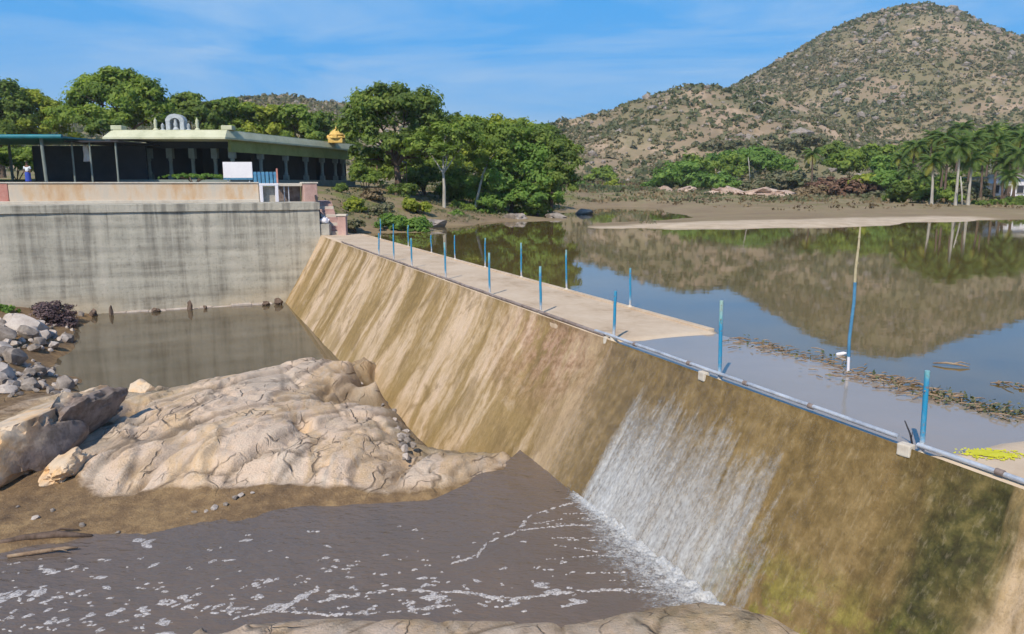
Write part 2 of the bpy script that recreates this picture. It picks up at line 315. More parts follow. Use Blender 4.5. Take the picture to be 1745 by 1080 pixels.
def rock_mat():
    m, t, b, o = newmat('bedrock_and_mud'); p = nd(t, 'ShaderNodeNewGeometry').outputs['Position']
    rk = nd(t, 'ShaderNodeAttribute', attribute_name='rock').outputs['Fac']; ck = nd(t, 'ShaderNodeAttribute', attribute_name='crack').outputs['Fac']
    wt = nd(t, 'ShaderNodeAttribute', attribute_name='moss').outputs['Fac']
    n1 = noise(t, mapped(t, p, (.9, .38, 1), rot=(0, 0, .36)), .55, 6, .62, .8); n2 = noise(t, p, 3.5, 6, .65); n3 = noise(t, mapped(t, p, (2.4, .5, 1), rot=(0, 0, .36)), .9, 5, .6, 1.0); n4 = noise(t, p, 22, 4, .6)
    rc = ramp(t, n1, [(.32, (.44, .36, .29)), (.42, (.58, .46, .355)), (.5, (.62, .47, .355)), (.58, (.56, .395, .24)), (.68, (.65, .525, .41))])
    rc = mixc(t, math_(t, 'MULTIPLY', ramp(t, n3, [(.36, 1), (.47, 0)]), .5), rc, (.40, .35, .30))
    rc = mixc(t, math_(t, 'MULTIPLY', ramp(t, n2, [(.56, 0), (.68, 1)]), .35), rc, (.66, .58, .48))
    rc = mixc(t, math_(t, 'MULTIPLY', ramp(t, n4, [(.34, 1), (.46, 0)]), .35), rc, (.30, .23, .16))
    rc = mixc(t, math_(t, 'MULTIPLY', ck, .85), rc, (.11, .08, .055))
    rc = mixc(t, math_(t, 'MULTIPLY', wt, ramp(t, n2, [(.36, .35), (.54, 1)])), rc, (.155, .13, .055))
    wp = nd(t, 'ShaderNodeVectorMath', {0: p, 1: nd(t, 'ShaderNodeTexNoise', {'Vector': p, 'Scale': .9, 'Detail': 3}).outputs['Color']}, operation='ADD').outputs[0]
    def crackline(sc, wd, scale): 
        vo = nd(t, 'ShaderNodeTexVoronoi', {'Vector': mapped(t, wp, sc, rot=(0, 0, .36)), 'Scale': scale}, feature='DISTANCE_TO_EDGE').outputs['Distance']; return ramp(t, vo, [(0, 1), (wd, 0)])
    ca1 = math_(t, 'MULTIPLY', crackline((1, .4, .6), .022, .75), ramp(t, noise(t, p, .7, 3), [(.46, 0), (.56, 1)])); ca2 = math_(t, 'MULTIPLY', crackline((1, .5, .6), .035, 2.3), ramp(t, noise(t, p, 1.1, 3), [(.5, 0), (.6, .8)]))
    ca = math_(t, 'MAXIMUM', ca1, ca2); rc = mixc(t, math_(t, 'MULTIPLY', ca, .85), rc, (.085, .06, .042))
    spk = noise(t, p, 60, 3, .7); rc = mixc(t, math_(t, 'MULTIPLY', ramp(t, spk, [(.36, 1), (.46, 0)]), .16), rc, (.25, .19, .14)); rc = mixc(t, math_(t, 'MULTIPLY', ramp(t, spk, [(.56, 0), (.66, 1)]), .25), rc, (.72, .64, .55))
    zc = nd(t, 'ShaderNodeSeparateXYZ', {0: p}).outputs[2]; rc = mixc(t, math_(t, 'MULTIPLY', nd(t, 'ShaderNodeMapRange', {0: math_(t, 'MULTIPLY_ADD', n2, .25, zc), 1: -2.50, 2: -2.66, 3: 0, 4: .6}).outputs[0], ramp(t, n3, [(.4, .5), (.6, 1)])), rc, (.26, .18, .10))
    mc = ramp(t, math_(t, 'MULTIPLY_ADD', n2, .5, math_(t, 'MULTIPLY', n1, .5)), [(.36, (.105, .068, .040)), (.5, (.19, .122, .064)), (.62, (.30, .20, .10))])
    mc = mixc(t, math_(t, 'MULTIPLY', ramp(t, n4, [(.6, 0), (.68, 1)]), .5), mc, (.35, .27, .18))
    f = ramp(t, math_(t, 'MULTIPLY_ADD', n2, .35, math_(t, 'SUBTRACT', rk, .17)), [(.42, 0), (.58, 1)])
    setp(t, b, Base_Color=mixc(t, f, mc, rc), Roughness=.88); b.inputs['Specular IOR Level'].default_value = .25
    bump(t, b, math_(t, 'SUBTRACT', math_(t, 'ADD', math_(t, 'MULTIPLY', n2, .8), math_(t, 'MULTIPLY', n4, .5)), math_(t, 'MULTIPLY', math_(t, 'MULTIPLY', ca, rk), .9)), .8, .07); return m
M['rock'] = rock_mat()
def boulder_mat(x0=.75, nm='boulder'):
    m, t, b, o = newmat(nm); v = ocoord(t); n1 = noise(t, v, .7, 5, .6, .5); n2 = noise(t, v, 4, 6, .65)
    rc = ramp(t, n1, [(.35, (.50, .41, .32)), (.47, (.62, .48, .34)), (.56, (.62, .39, .19)), (.66, (.64, .5, .36))])
    rc = mixc(t, math_(t, 'MULTIPLY', ramp(t, n2, [(.34, 1), (.48, 0)]), .35), rc, (.26, .19, .13))
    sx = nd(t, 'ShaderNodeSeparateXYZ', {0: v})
    dk = math_(t, 'MULTIPLY', z_rng(t, math_(t, 'MULTIPLY_ADD', n1, .9, sx.outputs[0]), x0, x0 + .3), 1)     # dark stain plus the flank's shade, both painted into the colour
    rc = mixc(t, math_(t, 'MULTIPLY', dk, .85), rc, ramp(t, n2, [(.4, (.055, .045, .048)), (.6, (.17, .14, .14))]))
    setp(t, b, Base_Color=rc, Roughness=.9); bump(t, b, n2, .6, .06); return m
M['boulder'] = boulder_mat(); M['stainshade'] = boulder_mat(.42, 'stain_shade_boulder')

def water_mat(name, base, rough, ior, bscale, bstr, bdist, stretch=(1, 1, 1), detail=4, cols=None):
    m, t, b, o = newmat(name); p = nd(t, 'ShaderNodeNewGeometry').outputs['Position']; v = mapped(t, p, stretch)
    n = noise(t, v, bscale, detail, .55)
    if cols:
        base = ramp(t, noise(t, p, .22, 4, .6), [(.35, cols[0]), (.65, cols[1])])
    setp(t, b, Base_Color=base, Roughness=rough, IOR=ior); bump(t, b, n, bstr, bdist); return m
M['lake'] = water_mat('reservoir_water', None, .03, 1.62, .9, .10, .02, cols=((.12, .084, .03), (.15, .105, .038)))
M['sheet'] = water_mat('overflow_water', None, .09, 1.4, 2.2, .25, .02, cols=((.27, .225, .18), (.32, .265, .22)))
M['river'] = water_mat('river_water', None, .12, 1.34, 2.6, 1.0, .07, (1, 1.8, 1), cols=((.125, .10, .085), (.16, .118, .09)))
M['pool'] = water_mat('pool_water', None, .05, 1.42, 1.4, .12, .02, cols=((.085, .066, .038), (.11, .085, .052)))
def foam_mat():
    m, t, b, out = newmat('foam'); p = ocoord(t); n = noise(t, p, 30, 5, .7); n2 = noise(t, p, 9, 4, .6)
    setp(t, b, Base_Color=ramp(t, n, [(.35, (.36, .32, .31)), (.6, (.58, .55, .54))]), Roughness=.8); bump(t, b, n, .6, .02)
    k = nd(t, 'ShaderNodeMapRange', {0: math_(t, 'ADD', math_(t, 'MULTIPLY', n, .6), math_(t, 'MULTIPLY', n2, .4)), 1: .40, 2: .56, 3: .30, 4: .95}).outputs[0]
    mx = nd(t, 'ShaderNodeMixShader', {0: k, 1: nd(t, 'ShaderNodeBsdfTransparent').outputs[0], 2: b.outputs[0]}); t.links.new(mx.outputs[0], out.inputs[0]); return m
M['foam'] = foam_mat(); 
def fall_mat():
    m, t, b, out = newmat('falling_water'); v = ocoord(t); sx = nd(t, 'ShaderNodeSeparateXYZ', {0: v}); s, z = sx.outputs[0], sx.outputs[2]
    wob = noise(t, mapped(t, v, (.8, .8, .5)), 1.2, 3)
    st = nd(t, 'ShaderNodeCombineXYZ', {0: math_(t, 'MULTIPLY_ADD', wob, .35, s), 1: math_(t, 'MULTIPLY', z, .07), 2: 0.0}).outputs[0]
    n1 = noise(t, st, 3.4, 8, .74); n2 = noise(t, mapped(t, v, (1, 1, .10)), 17, 6, .7)
    n0 = noise(t, st, .9, 2, .5)
    q = math_(t, 'ADD', math_(t, 'MULTIPLY', n1, .72), math_(t, 'MULTIPLY', n2, .28))
    env = ramp(t, s_fac(t, s, 6.6, 14.4), [(0, .0), (.10, .04), (.16, .42), (.26, .8), (.45, 1), (.70, 1), (.77, .9), (.80, .42), (.83, .2), (.86, .42), (.885, .15), (.91, .3), (.94, 0)])
    dn = ramp(t, s_fac(t, math_(t, 'MULTIPLY_ADD', n0, 1.0, z), .75, -1.5), [(0, 0), (.25, .25), (.5, .62), (1, 1)])
    amt = math_(t, 'MULTIPLY', env, dn)
    a = nd(t, 'ShaderNodeMapRange', {0: math_(t, 'MULTIPLY_ADD', amt, .46, q), 1: .70, 2: 1.10, 3: 0, 4: .72}).outputs[0]
    setp(t, b, Base_Color=ramp(t, n2, [(.35, (.50, .51, .52)), (.6, (.72, .73, .74))]), Roughness=.6)
    clear = nd(t, 'ShaderNodeBsdfTransparent'); gl = nd(t, 'ShaderNodeBsdfGlossy', {'Roughness': .35})
    fr = nd(t, 'ShaderNodeFresnel', {'IOR': 1.33}); film = nd(t, 'ShaderNodeMixShader', {0: math_(t, 'MULTIPLY', fr.outputs[0], .05), 1: clear.outputs[0], 2: gl.outputs[0]})
    bn = nd(t, 'ShaderNodeBump', {'Height': q, 'Strength': .35, 'Distance': .03}); 
    for n_ in (b, gl, fr): t.links.new(bn.outputs[0], n_.inputs['Normal'])
    mx = nd(t, 'ShaderNodeMixShader', {0: a, 1: film.outputs[0], 2: b.outputs[0]}); t.links.new(mx.outputs[0], out.inputs[0]); return m
M['fall'] = fall_mat()

def post_mat():
    m, t, b, o = newmat('chipped_blue_paint'); v = ocoord(t); z = nd(t, 'ShaderNodeSeparateXYZ', {0: v}).outputs[2]; n = noise(t, v, 7, 5, .65)
    f = math_(t, 'MULTIPLY_ADD', n, .5, z)
    c = ramp(t, s_fac(t, f, .0, 1.8), [(.22, (.44, .44, .46)), (.30, (.16, .34, .50)), (.36, (.012, .23, .42)), (.72, (.015, .25, .46)), (.80, (.12, .38, .44)), (.9, (.30, .46, .42))])
    rs = noise(t, v, 16, 5, .7); c = mixc(t, math_(t, 'MULTIPLY', ramp(t, rs, [(.55, 0), (.63, 1)]), .75), c, (.20, .13, .10)); c = mixc(t, math_(t, 'MULTIPLY', ramp(t, noise(t, mapped(t, v, (1, 1, .2)), 9, 4, .6), [(.5, 0), (.66, 1)]), .45), c, (.28, .42, .52))
    setp(t, b, Base_Color=c, Roughness=.6); bump(t, b, rs, .3, .01); return m
M['post'] = post_mat()

# ================================================================== SETTING
# ---------------------------------------------------------------- upstream ground: bed of the reservoir, banks, terrace
ctl = []
def c_px(*L):
    for px, py, z in L: p = at(px, py, z); ctl.append((p.x, p.y, z))
def c_y(*L):
    for px, py, y in L: p = aty(px, py, y); ctl.append((p.x, p.y, p.z))
def c_w(*L):
    for x, y, z in L: ctl.append((x, y, z))
c_px((1000, 393, -.12), (1060, 387, .02), (1150, 383, .14), (1250, 382, .18), (1400, 379, .2), (1520, 376, .17), (1620, 374, .08), (1690, 376, -.12), (1745, 380, -.25),
     (1100, 397, -.35), (1250, 399, -.35), (1400, 396, -.35), (1560, 387, -.35), (1150, 372, -.10), (1000, 378, -.4), (1080, 368, -.25), (1180, 364, .02), (1240, 368, .1),
     (1260, 358, .3), (1400, 362, .25), (1560, 363, .25), (1660, 364, .3), (1745, 367, .15), (960, 372, -.4), (1000, 358, -.3), (1090, 355, -.2), (1130, 350, .2),
     (985, 345, .35), (1100, 340, .8), (1250, 346, .7), (1400, 347, .8), (1560, 350, .7), (1640, 354, .6), (1745, 352, .6))
c_px((955, 372, .02), (905, 375, .02), (850, 376, .02), (800, 382, .02), (745, 392, .02), (700, 399, -.1), (860, 388, -.5), (780, 398, -.6))
c_y((750, 352, 74), (800, 362, 78), (680, 334, 74), (625, 338, 66), (600, 360, 60), (640, 378, 58), (690, 370, 63), (580, 330, 62), (870, 360, 82))
c_w((-30, 62, 3.3), (-20, 66, 3.2), (-24, 90, 3.6), (-60, 58, 3.4), (-70, 90, 3.8), (-40, 120, 4), (-10, 110, 3), (-20, 150, 4.5), (10, 120, 1.5), (-50, 200, 6), (20, 180, 2), (60, 200, 2.5), (150, 200, 3), (250, 200, 4), (120, 140, 1.4), (200, 150, 2), (0, 300, 5), (200, 300, 6), (-200, 200, 6), (400, 300, 6), (-300, 500, 8), (500, 600, 8), (0, 700, 8), (-150, 80, 4))
for s in range(-30, 50, 10):
    for d in (12, 18, 28): p = WP(s, d); c_w((p.x, p.y, -1.6))
p = WP(52.5, 11); c_w((p.x, p.y, -.6)); p = WP(55, 8.5); c_w((p.x, p.y, 1.6)); p = WP(56, 3); c_w((p.x, p.y, 2.2)); p = WP(56, -12); c_w((p.x, p.y, 2.3))
c_w((40, 20, -1.5), (60, 40, -1.2), (90, 30, -1), (30, 45, -1.3), (10, 50, -1.2), (100, 70, .2), (60, 0, -1), (150, 40, 1))
ctl = np.array(ctl); fup = rbf(ctl[:, :2], ctl[:, 2:])
def spaced(a, segs):
    out = [a]
    for b, st in segs:
        n = max(1, int(round((b - out[-1]) / st))); out += list(np.linspace(out[-1], b, n + 1)[1:])
    return np.array(out)
def hillz(x, y):
    def mound(cx, cy, h, r, ax=1, rnd=.18):
        q = np.sqrt(((x - cx) * ax) ** 2 + (y - cy) ** 2) / r; q = np.sqrt(q * q + rnd * rnd) - rnd; return h * (1 - q)
    w = 10 * fbm(x / 60, y / 60, 4); xx = x
    a = mound(253, 520, 116, 196, 1.0, .14); f_ = mound(250, 390, 24, 160, .8, .3); b = np.maximum(mound(80, 345, 45, 95, 1, .26), mound(106, 350, 46, 80, 1, .16)); c = mound(50, 350, 33, 105, .9, .3); d = mound(120, 640, 50, 240, 1, .3)
    e = mound(-118, 400, 47, 150, .75, .25); g = mound(-10, 430, 22, 150, .6, .3); k = mound(430, 560, 44, 170, 1, .3)
    st = np.stack([a, b, c, d, e, g, k, f_]); m = np.log(np.sum(np.exp(st / 3), 0)) * 3
    rough = 3.0 * fbm(x / 20, y / 20, 5) + 4.2 * (ridged(x / 46 + .4 * fbm(x / 30, y / 30, 2), y / 60, 4) - .55)
    return m + rough * np.clip((m + 6) / 25, .15, 1) - 2.5
def upz(x, y):
    z = fup(x, y)[:, 0].reshape(x.shape); far = np.clip((np.hypot(x, y) - 60) / 100, 0, 1)
    return z + .10 * fbm(x / 2.3, y / 2.3, 4) * sst(-.4, .6, z) + .06 * fbm(x / .8, y / .8, 3) * sst(.2, 1, z) + far * fbm(x / 18, y / 18, 3) * .25 * sst(.2, 1.5, z)
def gz_(x, y): return float(upz(np.array([[x]]), np.array([[y]]))[0, 0])
sa = spaced(-40, [(40, 4), (50, 1), (110, .45), (200, 1.6), (420, 8), (1200, 60)]); da = spaced(-1200, [(-300, 60), (-60, 10), (-30, 2), (40, .45), (110, 1.2), (200, 4), (420, 12), (1200, 60)])
sg, dg = np.meshgrid(sa, da, indexing='ij'); gx = DV.x * sg + NV.x * dg; gy = DV.y * sg + NV.y * dg; gz = upz(gx, gy)
gf = grid(len(sa), len(da)); cs = sg.ravel()[gf]; cdv = dg.ravel()[gf]
gf = gf[~((cs.min(1) < 52.1) & (cdv.min(1) < 10.0))]
mg, t, b, c = simple_ground('bank_soil', [(.16, .115, .07), (.26, .19, .125), (.33, .25, .17), (.22, .19, .09)], (.12, .9))
posn = nd(t, 'ShaderNodeNewGeometry').outputs['Position']; zz = nd(t, 'ShaderNodeSeparateXYZ', {0: posn}).outputs[2]
sand = nd(t, 'ShaderNodeAttribute', attribute_name='sand').outputs['Fac']
c2_ = mixc(t, math_(t, 'MULTIPLY', ramp(t, noise(t, posn, .35, 6, .65), [(.46, 0), (.6, 1)]), z_rng(t, zz, .3, 1.2)), c, (.15, .16, .05))
c2_ = mixc(t, sand, c2_, ramp(t, noise(t, posn, .7, 5, .6), [(.35, (.42, .33, .235)), (.65, (.54, .44, .33))])); setp(t, b, Base_Color=c2_)
pl = [at(*q) for q in ((1030, 391, .1), (1150, 381, .1), (1300, 371, .1), (1480, 369, .1), (1650, 372, .1), (1640, 384, .1), (1400, 398, .1), (1200, 402, .1))]
cl = [at(*q) for q in ((1050, 389, .05), (1150, 385, .1), (1250, 382, .15), (1400, 379, .2), (1520, 375, .17), (1640, 373, .05))]
sd_ = np.full(gx.shape, 1e9)
for a_, b_ in zip(cl, cl[1:]):
    dx, dy = b_.x - a_.x, b_.y - a_.y; tt = np.clip(((gx - a_.x) * dx + (gy - a_.y) * dy) / (dx * dx + dy * dy), 0, 1)
    sd_ = np.minimum(sd_, np.hypot(gx - a_.x - tt * dx, (gy - a_.y - tt * dy)))
sandv = sst(5.2, 2.6, sd_ + 1.2 * fbm(gx / 3, gy / 3, 3))
obj('ground', npmesh('ground', np.stack([gx, gy, gz], -1).reshape(-1, 3), gf, mg, attrs={'sand': sandv}), kind='structure')

# hills
hx = spaced(-420, [(-200, 8), (520, 3.2), (900, 14)]); hy = spaced(170, [(640, 3.2), (900, 12)])
X, Y = np.meshgrid(hx, hy, indexing='ij'); Z = hillz(X, Y)
mh, t, b, c = simple_ground('hill_soil', [(.17, .13, .085), (.27, .20, .14), (.34, .26, .19), (.22, .19, .11)], (.02, .12))
p_ = nd(t, 'ShaderNodeNewGeometry').outputs['Position']
sc_ = ramp(t, noise(t, p_, .045, 6, .68), [(.52, 0), (.6, 1)]); c = mixc(t, math_(t, 'MULTIPLY', sc_, .6), c, (.45, .33, .24)); 
c = mixc(t, math_(t, 'MULTIPLY', ramp(t, noise(t, p_, .03, 5, .6), [(.45, 0), (.56, 1)]), .5), c, (.13, .135, .06)); setp(t, b, Base_Color=c)
obj('hill', npmesh('hill', np.stack([X, Y, Z], -1).reshape(-1, 3), grid(len(hx), len(hy)), mh), kind='structure')

# leaf cloud: returns verts, faces, tint for many small bent leaf quads
def leaf_quads(pos, nrm, size, tint, g, asp=1.0):
    n = len(pos); r = g.normal(size=(n, 3)); t1 = np.cross(nrm, r); t1 /= np.linalg.norm(t1, axis=1)[:, None] + 1e-9; t2 = np.cross(nrm, t1)
    s = (np.asarray(size) * g.uniform(.6, 1.35, n))[:, None]; a = t1 * s; b_ = t2 * s * asp
    bend = nrm * s * g.uniform(-.25, .25, (n, 1))
    v = np.stack([pos - a, pos - b_ * .6 + bend, pos + a, pos + b_ * .6 + bend], 1).reshape(-1, 3)
    f = np.arange(n * 4).reshape(n, 4); return v, f, np.repeat(tint, 4)
def scatter_hill(n, seed, region):
    g = np.random.default_rng(seed); x0, x1, y0, y1 = region; x = g.uniform(x0, x1, n * 3); y = g.uniform(y0, y1, n * 3)
    dens = .30 + .70 * sst(-.16, .26, fbm(x / 34, y / 34, 5, .6)); h = hillz(x, y); ok = (g.random(n * 3) < dens) & (h > 1.5)
    return x[ok][:n], y[ok][:n], h[ok][:n], g
x, y, h, g = scatter_hill(60000, 3, (-230, 480, 200, 560)); n = len(x)
sz = np.clip(g.gamma(1.5, .44, n) + .32, 0, 2.1); K = 7
dirs = g.normal(size=(n, K, 3)); dirs /= np.linalg.norm(dirs, axis=2)[..., None]; dirs[..., 2] = np.abs(dirs[..., 2]) * .9
pos = np.stack([x, y, h], 1)[:, None] + dirs * (sz[:, None, None] * g.uniform(.35, .95, (n, K, 1)) * np.array([1, 1, .95])) + np.array([0, 0, .15])
nr = dirs + g.normal(size=dirs.shape) * .45; nr /= np.linalg.norm(nr, axis=2)[..., None]
tint = np.clip(g.beta(2, 1.7, n)[:, None] * .95 - .55 * fbm(x / 45, y / 45, 3)[:, None] + g.normal(size=(n, K)) * .10, 0, 1)
v, f, tt = leaf_quads(pos.reshape(-1, 3), nr.reshape(-1, 3), np.repeat(sz * .66, K), tint.ravel(), g)
link(bpy.data.objects.new('hill_scrub', npmesh('hill_scrub', v, f, LM['scrub'], smooth=False, attrs={'tint': tt})), None, 'grey green thorn scrub scattered all over the dry hills', 'scrub', None, 'stuff')
# pale boulders on the hills
ico = bmesh.new(); bmesh.ops.create_icosphere(ico, subdivisions=1, radius=1); iv = np.array([q.co[:] for q in ico.verts]); ifc = np.array([[q.index for q in fa.verts] for fa in ico.faces]); ico.free()
def rocks_mesh(name, x, y, z, sz, g, m, flat=.7):
    n = len(x); V = iv[None] * (1 + g.uniform(-.3, .3, (n, len(iv), 1))) * (sz[:, None] * g.uniform(.7, 1.3, (n, 3)) * np.array([1, 1, flat]))[:, None]
    V = V + np.stack([x, y, z], 1)[:, None]; F = ifc[None] + (np.arange(n) * len(iv))[:, None, None]
    return npmesh(name, V.reshape(-1, 3), F.reshape(-1, 3), m, smooth=False)
x, y, h, g = scatter_hill(3600, 5, (-100, 470, 230, 560)); pk = np.exp(-(((x - 256) / 45) ** 2 + ((y - 495) / 60) ** 2))
sz = g.gamma(1.5, .42, len(x)) + .25 + pk * g.random(len(x)) * 2.0
link(bpy.data.objects.new('hill_rocks', rocks_mesh('hill_rocks', x, y, h + .15, sz, g, M['stone'])), None, 'pale boulders strewn over the hillside between the scrub', 'rocks', None, 'stuff')

# ---------------------------------------------------------------- reservoir water
def sheet(name, pts, z, m, **k):
    b_ = bmesh.new(); b_.faces.new([b_.verts.new((p.x, p.y, z)) for p in pts]); me = bpy.data.meshes.new(name); b_.to_mesh(me); b_.free(); me.materials.append(m)
    return obj(name, me, **k)
sheet('reservoir_water', [WP(-60, DR - .06), WP(-60, 420), WP(330, 420), WP(330, -60), WP(54, -60), WP(54, DR - .06)][:4] + [WP(330, DR - .06)], ZW, M['lake'], kind='structure')
S0, S1 = 6.55, 14.35                       # the dip where the water runs over the walkway
sheet('overflow_water', [WP(S0 - .25, DF + .02), WP(S0 - .25, DR - .06), WP(S1 + .25, DR - .06), WP(S1 + .25, DF + .02)], ZW, M['sheet'], kind='structure')

# ---------------------------------------------------------------- downstream: river bed, bedrock, mud bank, pool bed
dc = []
def k_px(rock, moss, *L):
    for px, py, z in L: p = at(px, py, z); dc.append((p.x, p.y, z, rock, moss))
def k_w(rock, moss, *L):
    for s, d, z in L: p = WP(s, d); dc.append((p.x, p.y, z, rock, moss))
# water line and mud bank
k_px(.0, 0, (-150, 965, -2.86), (0, 945, -2.85), (100, 926, -2.85), (250, 911, -2.85), (400, 891, -2.85), (600, 861, -2.85))
k_px(.35, 0, (720, 843, -2.85), (800, 823, -2.85), (860, 800, -2.85))
k_px(.0, 0, (0, 880, -2.80), (200, 870, -2.79), (350, 860, -2.79), (520, 846, -2.78), (-150, 880, -2.8))
k_px(.25, 0, (0, 828, -2.74), (130, 842, -2.74), (300, 836, -2.72), (450, 829, -2.70), (600, 838, -2.74), (720, 833, -2.72))
# bedrock slab
k_px(1, 0, (200, 815, -2.55), (320, 812, -2.52), (450, 806, -2.50), (560, 808, -2.52), (660, 810, -2.62), (740, 806, -2.64), (800, 790, -2.68), (860, 772, -2.78),
     (250, 770, -2.30), (380, 760, -2.24), (500, 755, -2.28), (600, 760, -2.42), (690, 780, -2.72), (640, 770, -2.55),
     (330, 715, -2.12), (450, 700, -2.15), (560, 690, -2.30), (640, 700, -2.62), (420, 660, -2.25), (520, 640, -2.48), (600, 625, -2.75), (640, 650, -2.85), (560, 608, -2.80), (620, 602, -3.05), (450, 628, -2.50), (340, 652, -2.45), (280, 690, -2.3))
k_px(1, .5, (230, 664, -2.62), (300, 662, -2.5), (665, 690, -2.78), (690, 742, -2.80))
# trench between slab and weir, and pool bed
k_w(.5, 1, (27.0, 6.3, -4.4), (25.2, 5.7, -4.5), (23.2, 5.6, -4.6), (21.4, 5.6, -4.6), (19.4, 6.1, -4.1), (17.6, 6.4, -3.35), (16.0, 6.7, -3.02), (29.5, 6.0, -4.1), (25, 8, -5.2), (21, 8, -5.2), (17, 8, -4.6))
k_w(.2, .6, (33, 6, -5.2), (33, 2, -5.3), (33, -3, -5.2), (40, 6, -5.6), (40, 0, -5.6), (46, 5, -5.6), (46, -2, -5.4), (51, 6, -5.2), (51, 0, -5.2), (30, 2.5, -4.9), (29.5, -2, -4.9), (32, 4.5, -5), (60, 0, -5), (60, 10, -5))
pb = [at(*q) for q in ((560, 602, -3.6), (450, 620, -3.6), (330, 644, -3.6), (230, 654, -3.8))]
for p in pb: dc.append((p.x + .2, p.y + 1.0, -4.8, .6, .6))
# left bank: rubble between pool and boulder
k_px(.3, .1, (150, 548, -4.33), (120, 580, -4.33), (95, 610, -4.33), (60, 640, -4.33))
k_px(.3, .1, (90, 540, -3.9), (50, 575, -3.6), (20, 610, -3.4), (-40, 560, -3.0), (0, 525, -3.4), (-80, 620, -2.9), (40, 655, -3.3), (120, 660, -3.2), (-60, 700, -2.7), (0, 760, -2.6), (-150, 800, -2.6), (-300, 700, -2.0), (100, 800, -2.6))
k_px(.15, .3, (160, 655, -4.45), (180, 640, -4.6))
# river bed and near ledge
k_w(.1, 0, (12.5, 6.5, -3.6), (12, 3, -3.6), (11, 0, -3.6), (10, 6.5, -3.6), (14.4, 5.8, -3.25), (9.5, -4, -3.6), (10, -8, -3.5), (9, -14, -3.5), (12, 9, -4), (8, 9, -4), (8, -22, -3.5))
k_px(.9, .0, (345, 1064, -2.74), (420, 1062, -2.72), (560, 1060, -2.72), (700, 1060, -2.73), (850, 1066, -2.75), (980, 1072, -2.78), (420, 1085, -2.68), (600, 1085, -2.66), (800, 1090, -2.66), (1000, 1100, -2.65))
k_px(.62, .45, (1080, 1046, -2.75), (1150, 1032, -2.74), (1230, 1032, -2.70), (1320, 1050, -2.62), (1200, 1065, -2.60), (1400, 1090, -2.55))
k_px(.1, 0, (330, 1045, -3.2), (560, 1040, -3.2), (800, 1042, -3.2), (1000, 1048, -3.15), (200, 1080, -3.3), (0, 1080, -3.4), (270, 1110, -3.3), (1150, 1005, -3.3), (1230, 1010, -3.1))
k_w(.5, .3, (4, 4, -2.4), (4, 0, -2.3), (2, 5, -2.3), (0, 0, -2.2), (5.5, 5, -2.5), (3, -5, -2.4), (0, -12, -2.4), (6, 8, -3.5), (0, 9, -3.5), (-5, 5, -2.3))
dc = np.array(dc); fd = rbf(dc[:, :2], dc[:, 2:5])
def cells(u, w, au, aw, seed):
    u = u / au; w = w / aw; iu = np.floor(u).astype(int); iw = np.floor(w).astype(int); f1 = np.full(u.shape, 9.0); f2 = f1.copy(); h = np.zeros(u.shape)
    for a in (-1, 0, 1):
        for b in (-1, 0, 1):
            k = (iu + a) % 512; l = (iw + b) % 512; cu = iu + a + .1 + .8 * _T[(k + seed) % 512, l]; cw = iw + b + .1 + .8 * _T[k, (l + seed * 3) % 512]
            du = u - cu; dw = w - cw; q = np.hypot(du, dw); hh = (_T[(k + 7 * seed) % 512, (l + 11) % 512] - .5) + du * (_T[k, (l + 91 + seed) % 512] - .35) * 1.3 + dw * (_T[(k + 57) % 512, (l + seed) % 512] - .5) * 1.1
            n_ = q < f1; f2 = np.where(n_, f1, np.minimum(f2, q)); h = np.where(n_, hh, h); f1 = np.where(n_, q, f1)
    return h, f2 - f1
POT = [(p_.x, p_.y, r_, d_) for p_, r_, d_ in ((at(515, 722, -2.3), .22, .45), (at(228, 690, -2.4), .28, .5), (at(240, 655, -2.5), .3, .5), (at(556, 792, -2.5), .06, .4), (at(615, 640, -2.8), .2, .2), (at(205, 700, -2.4), .3, .5))]
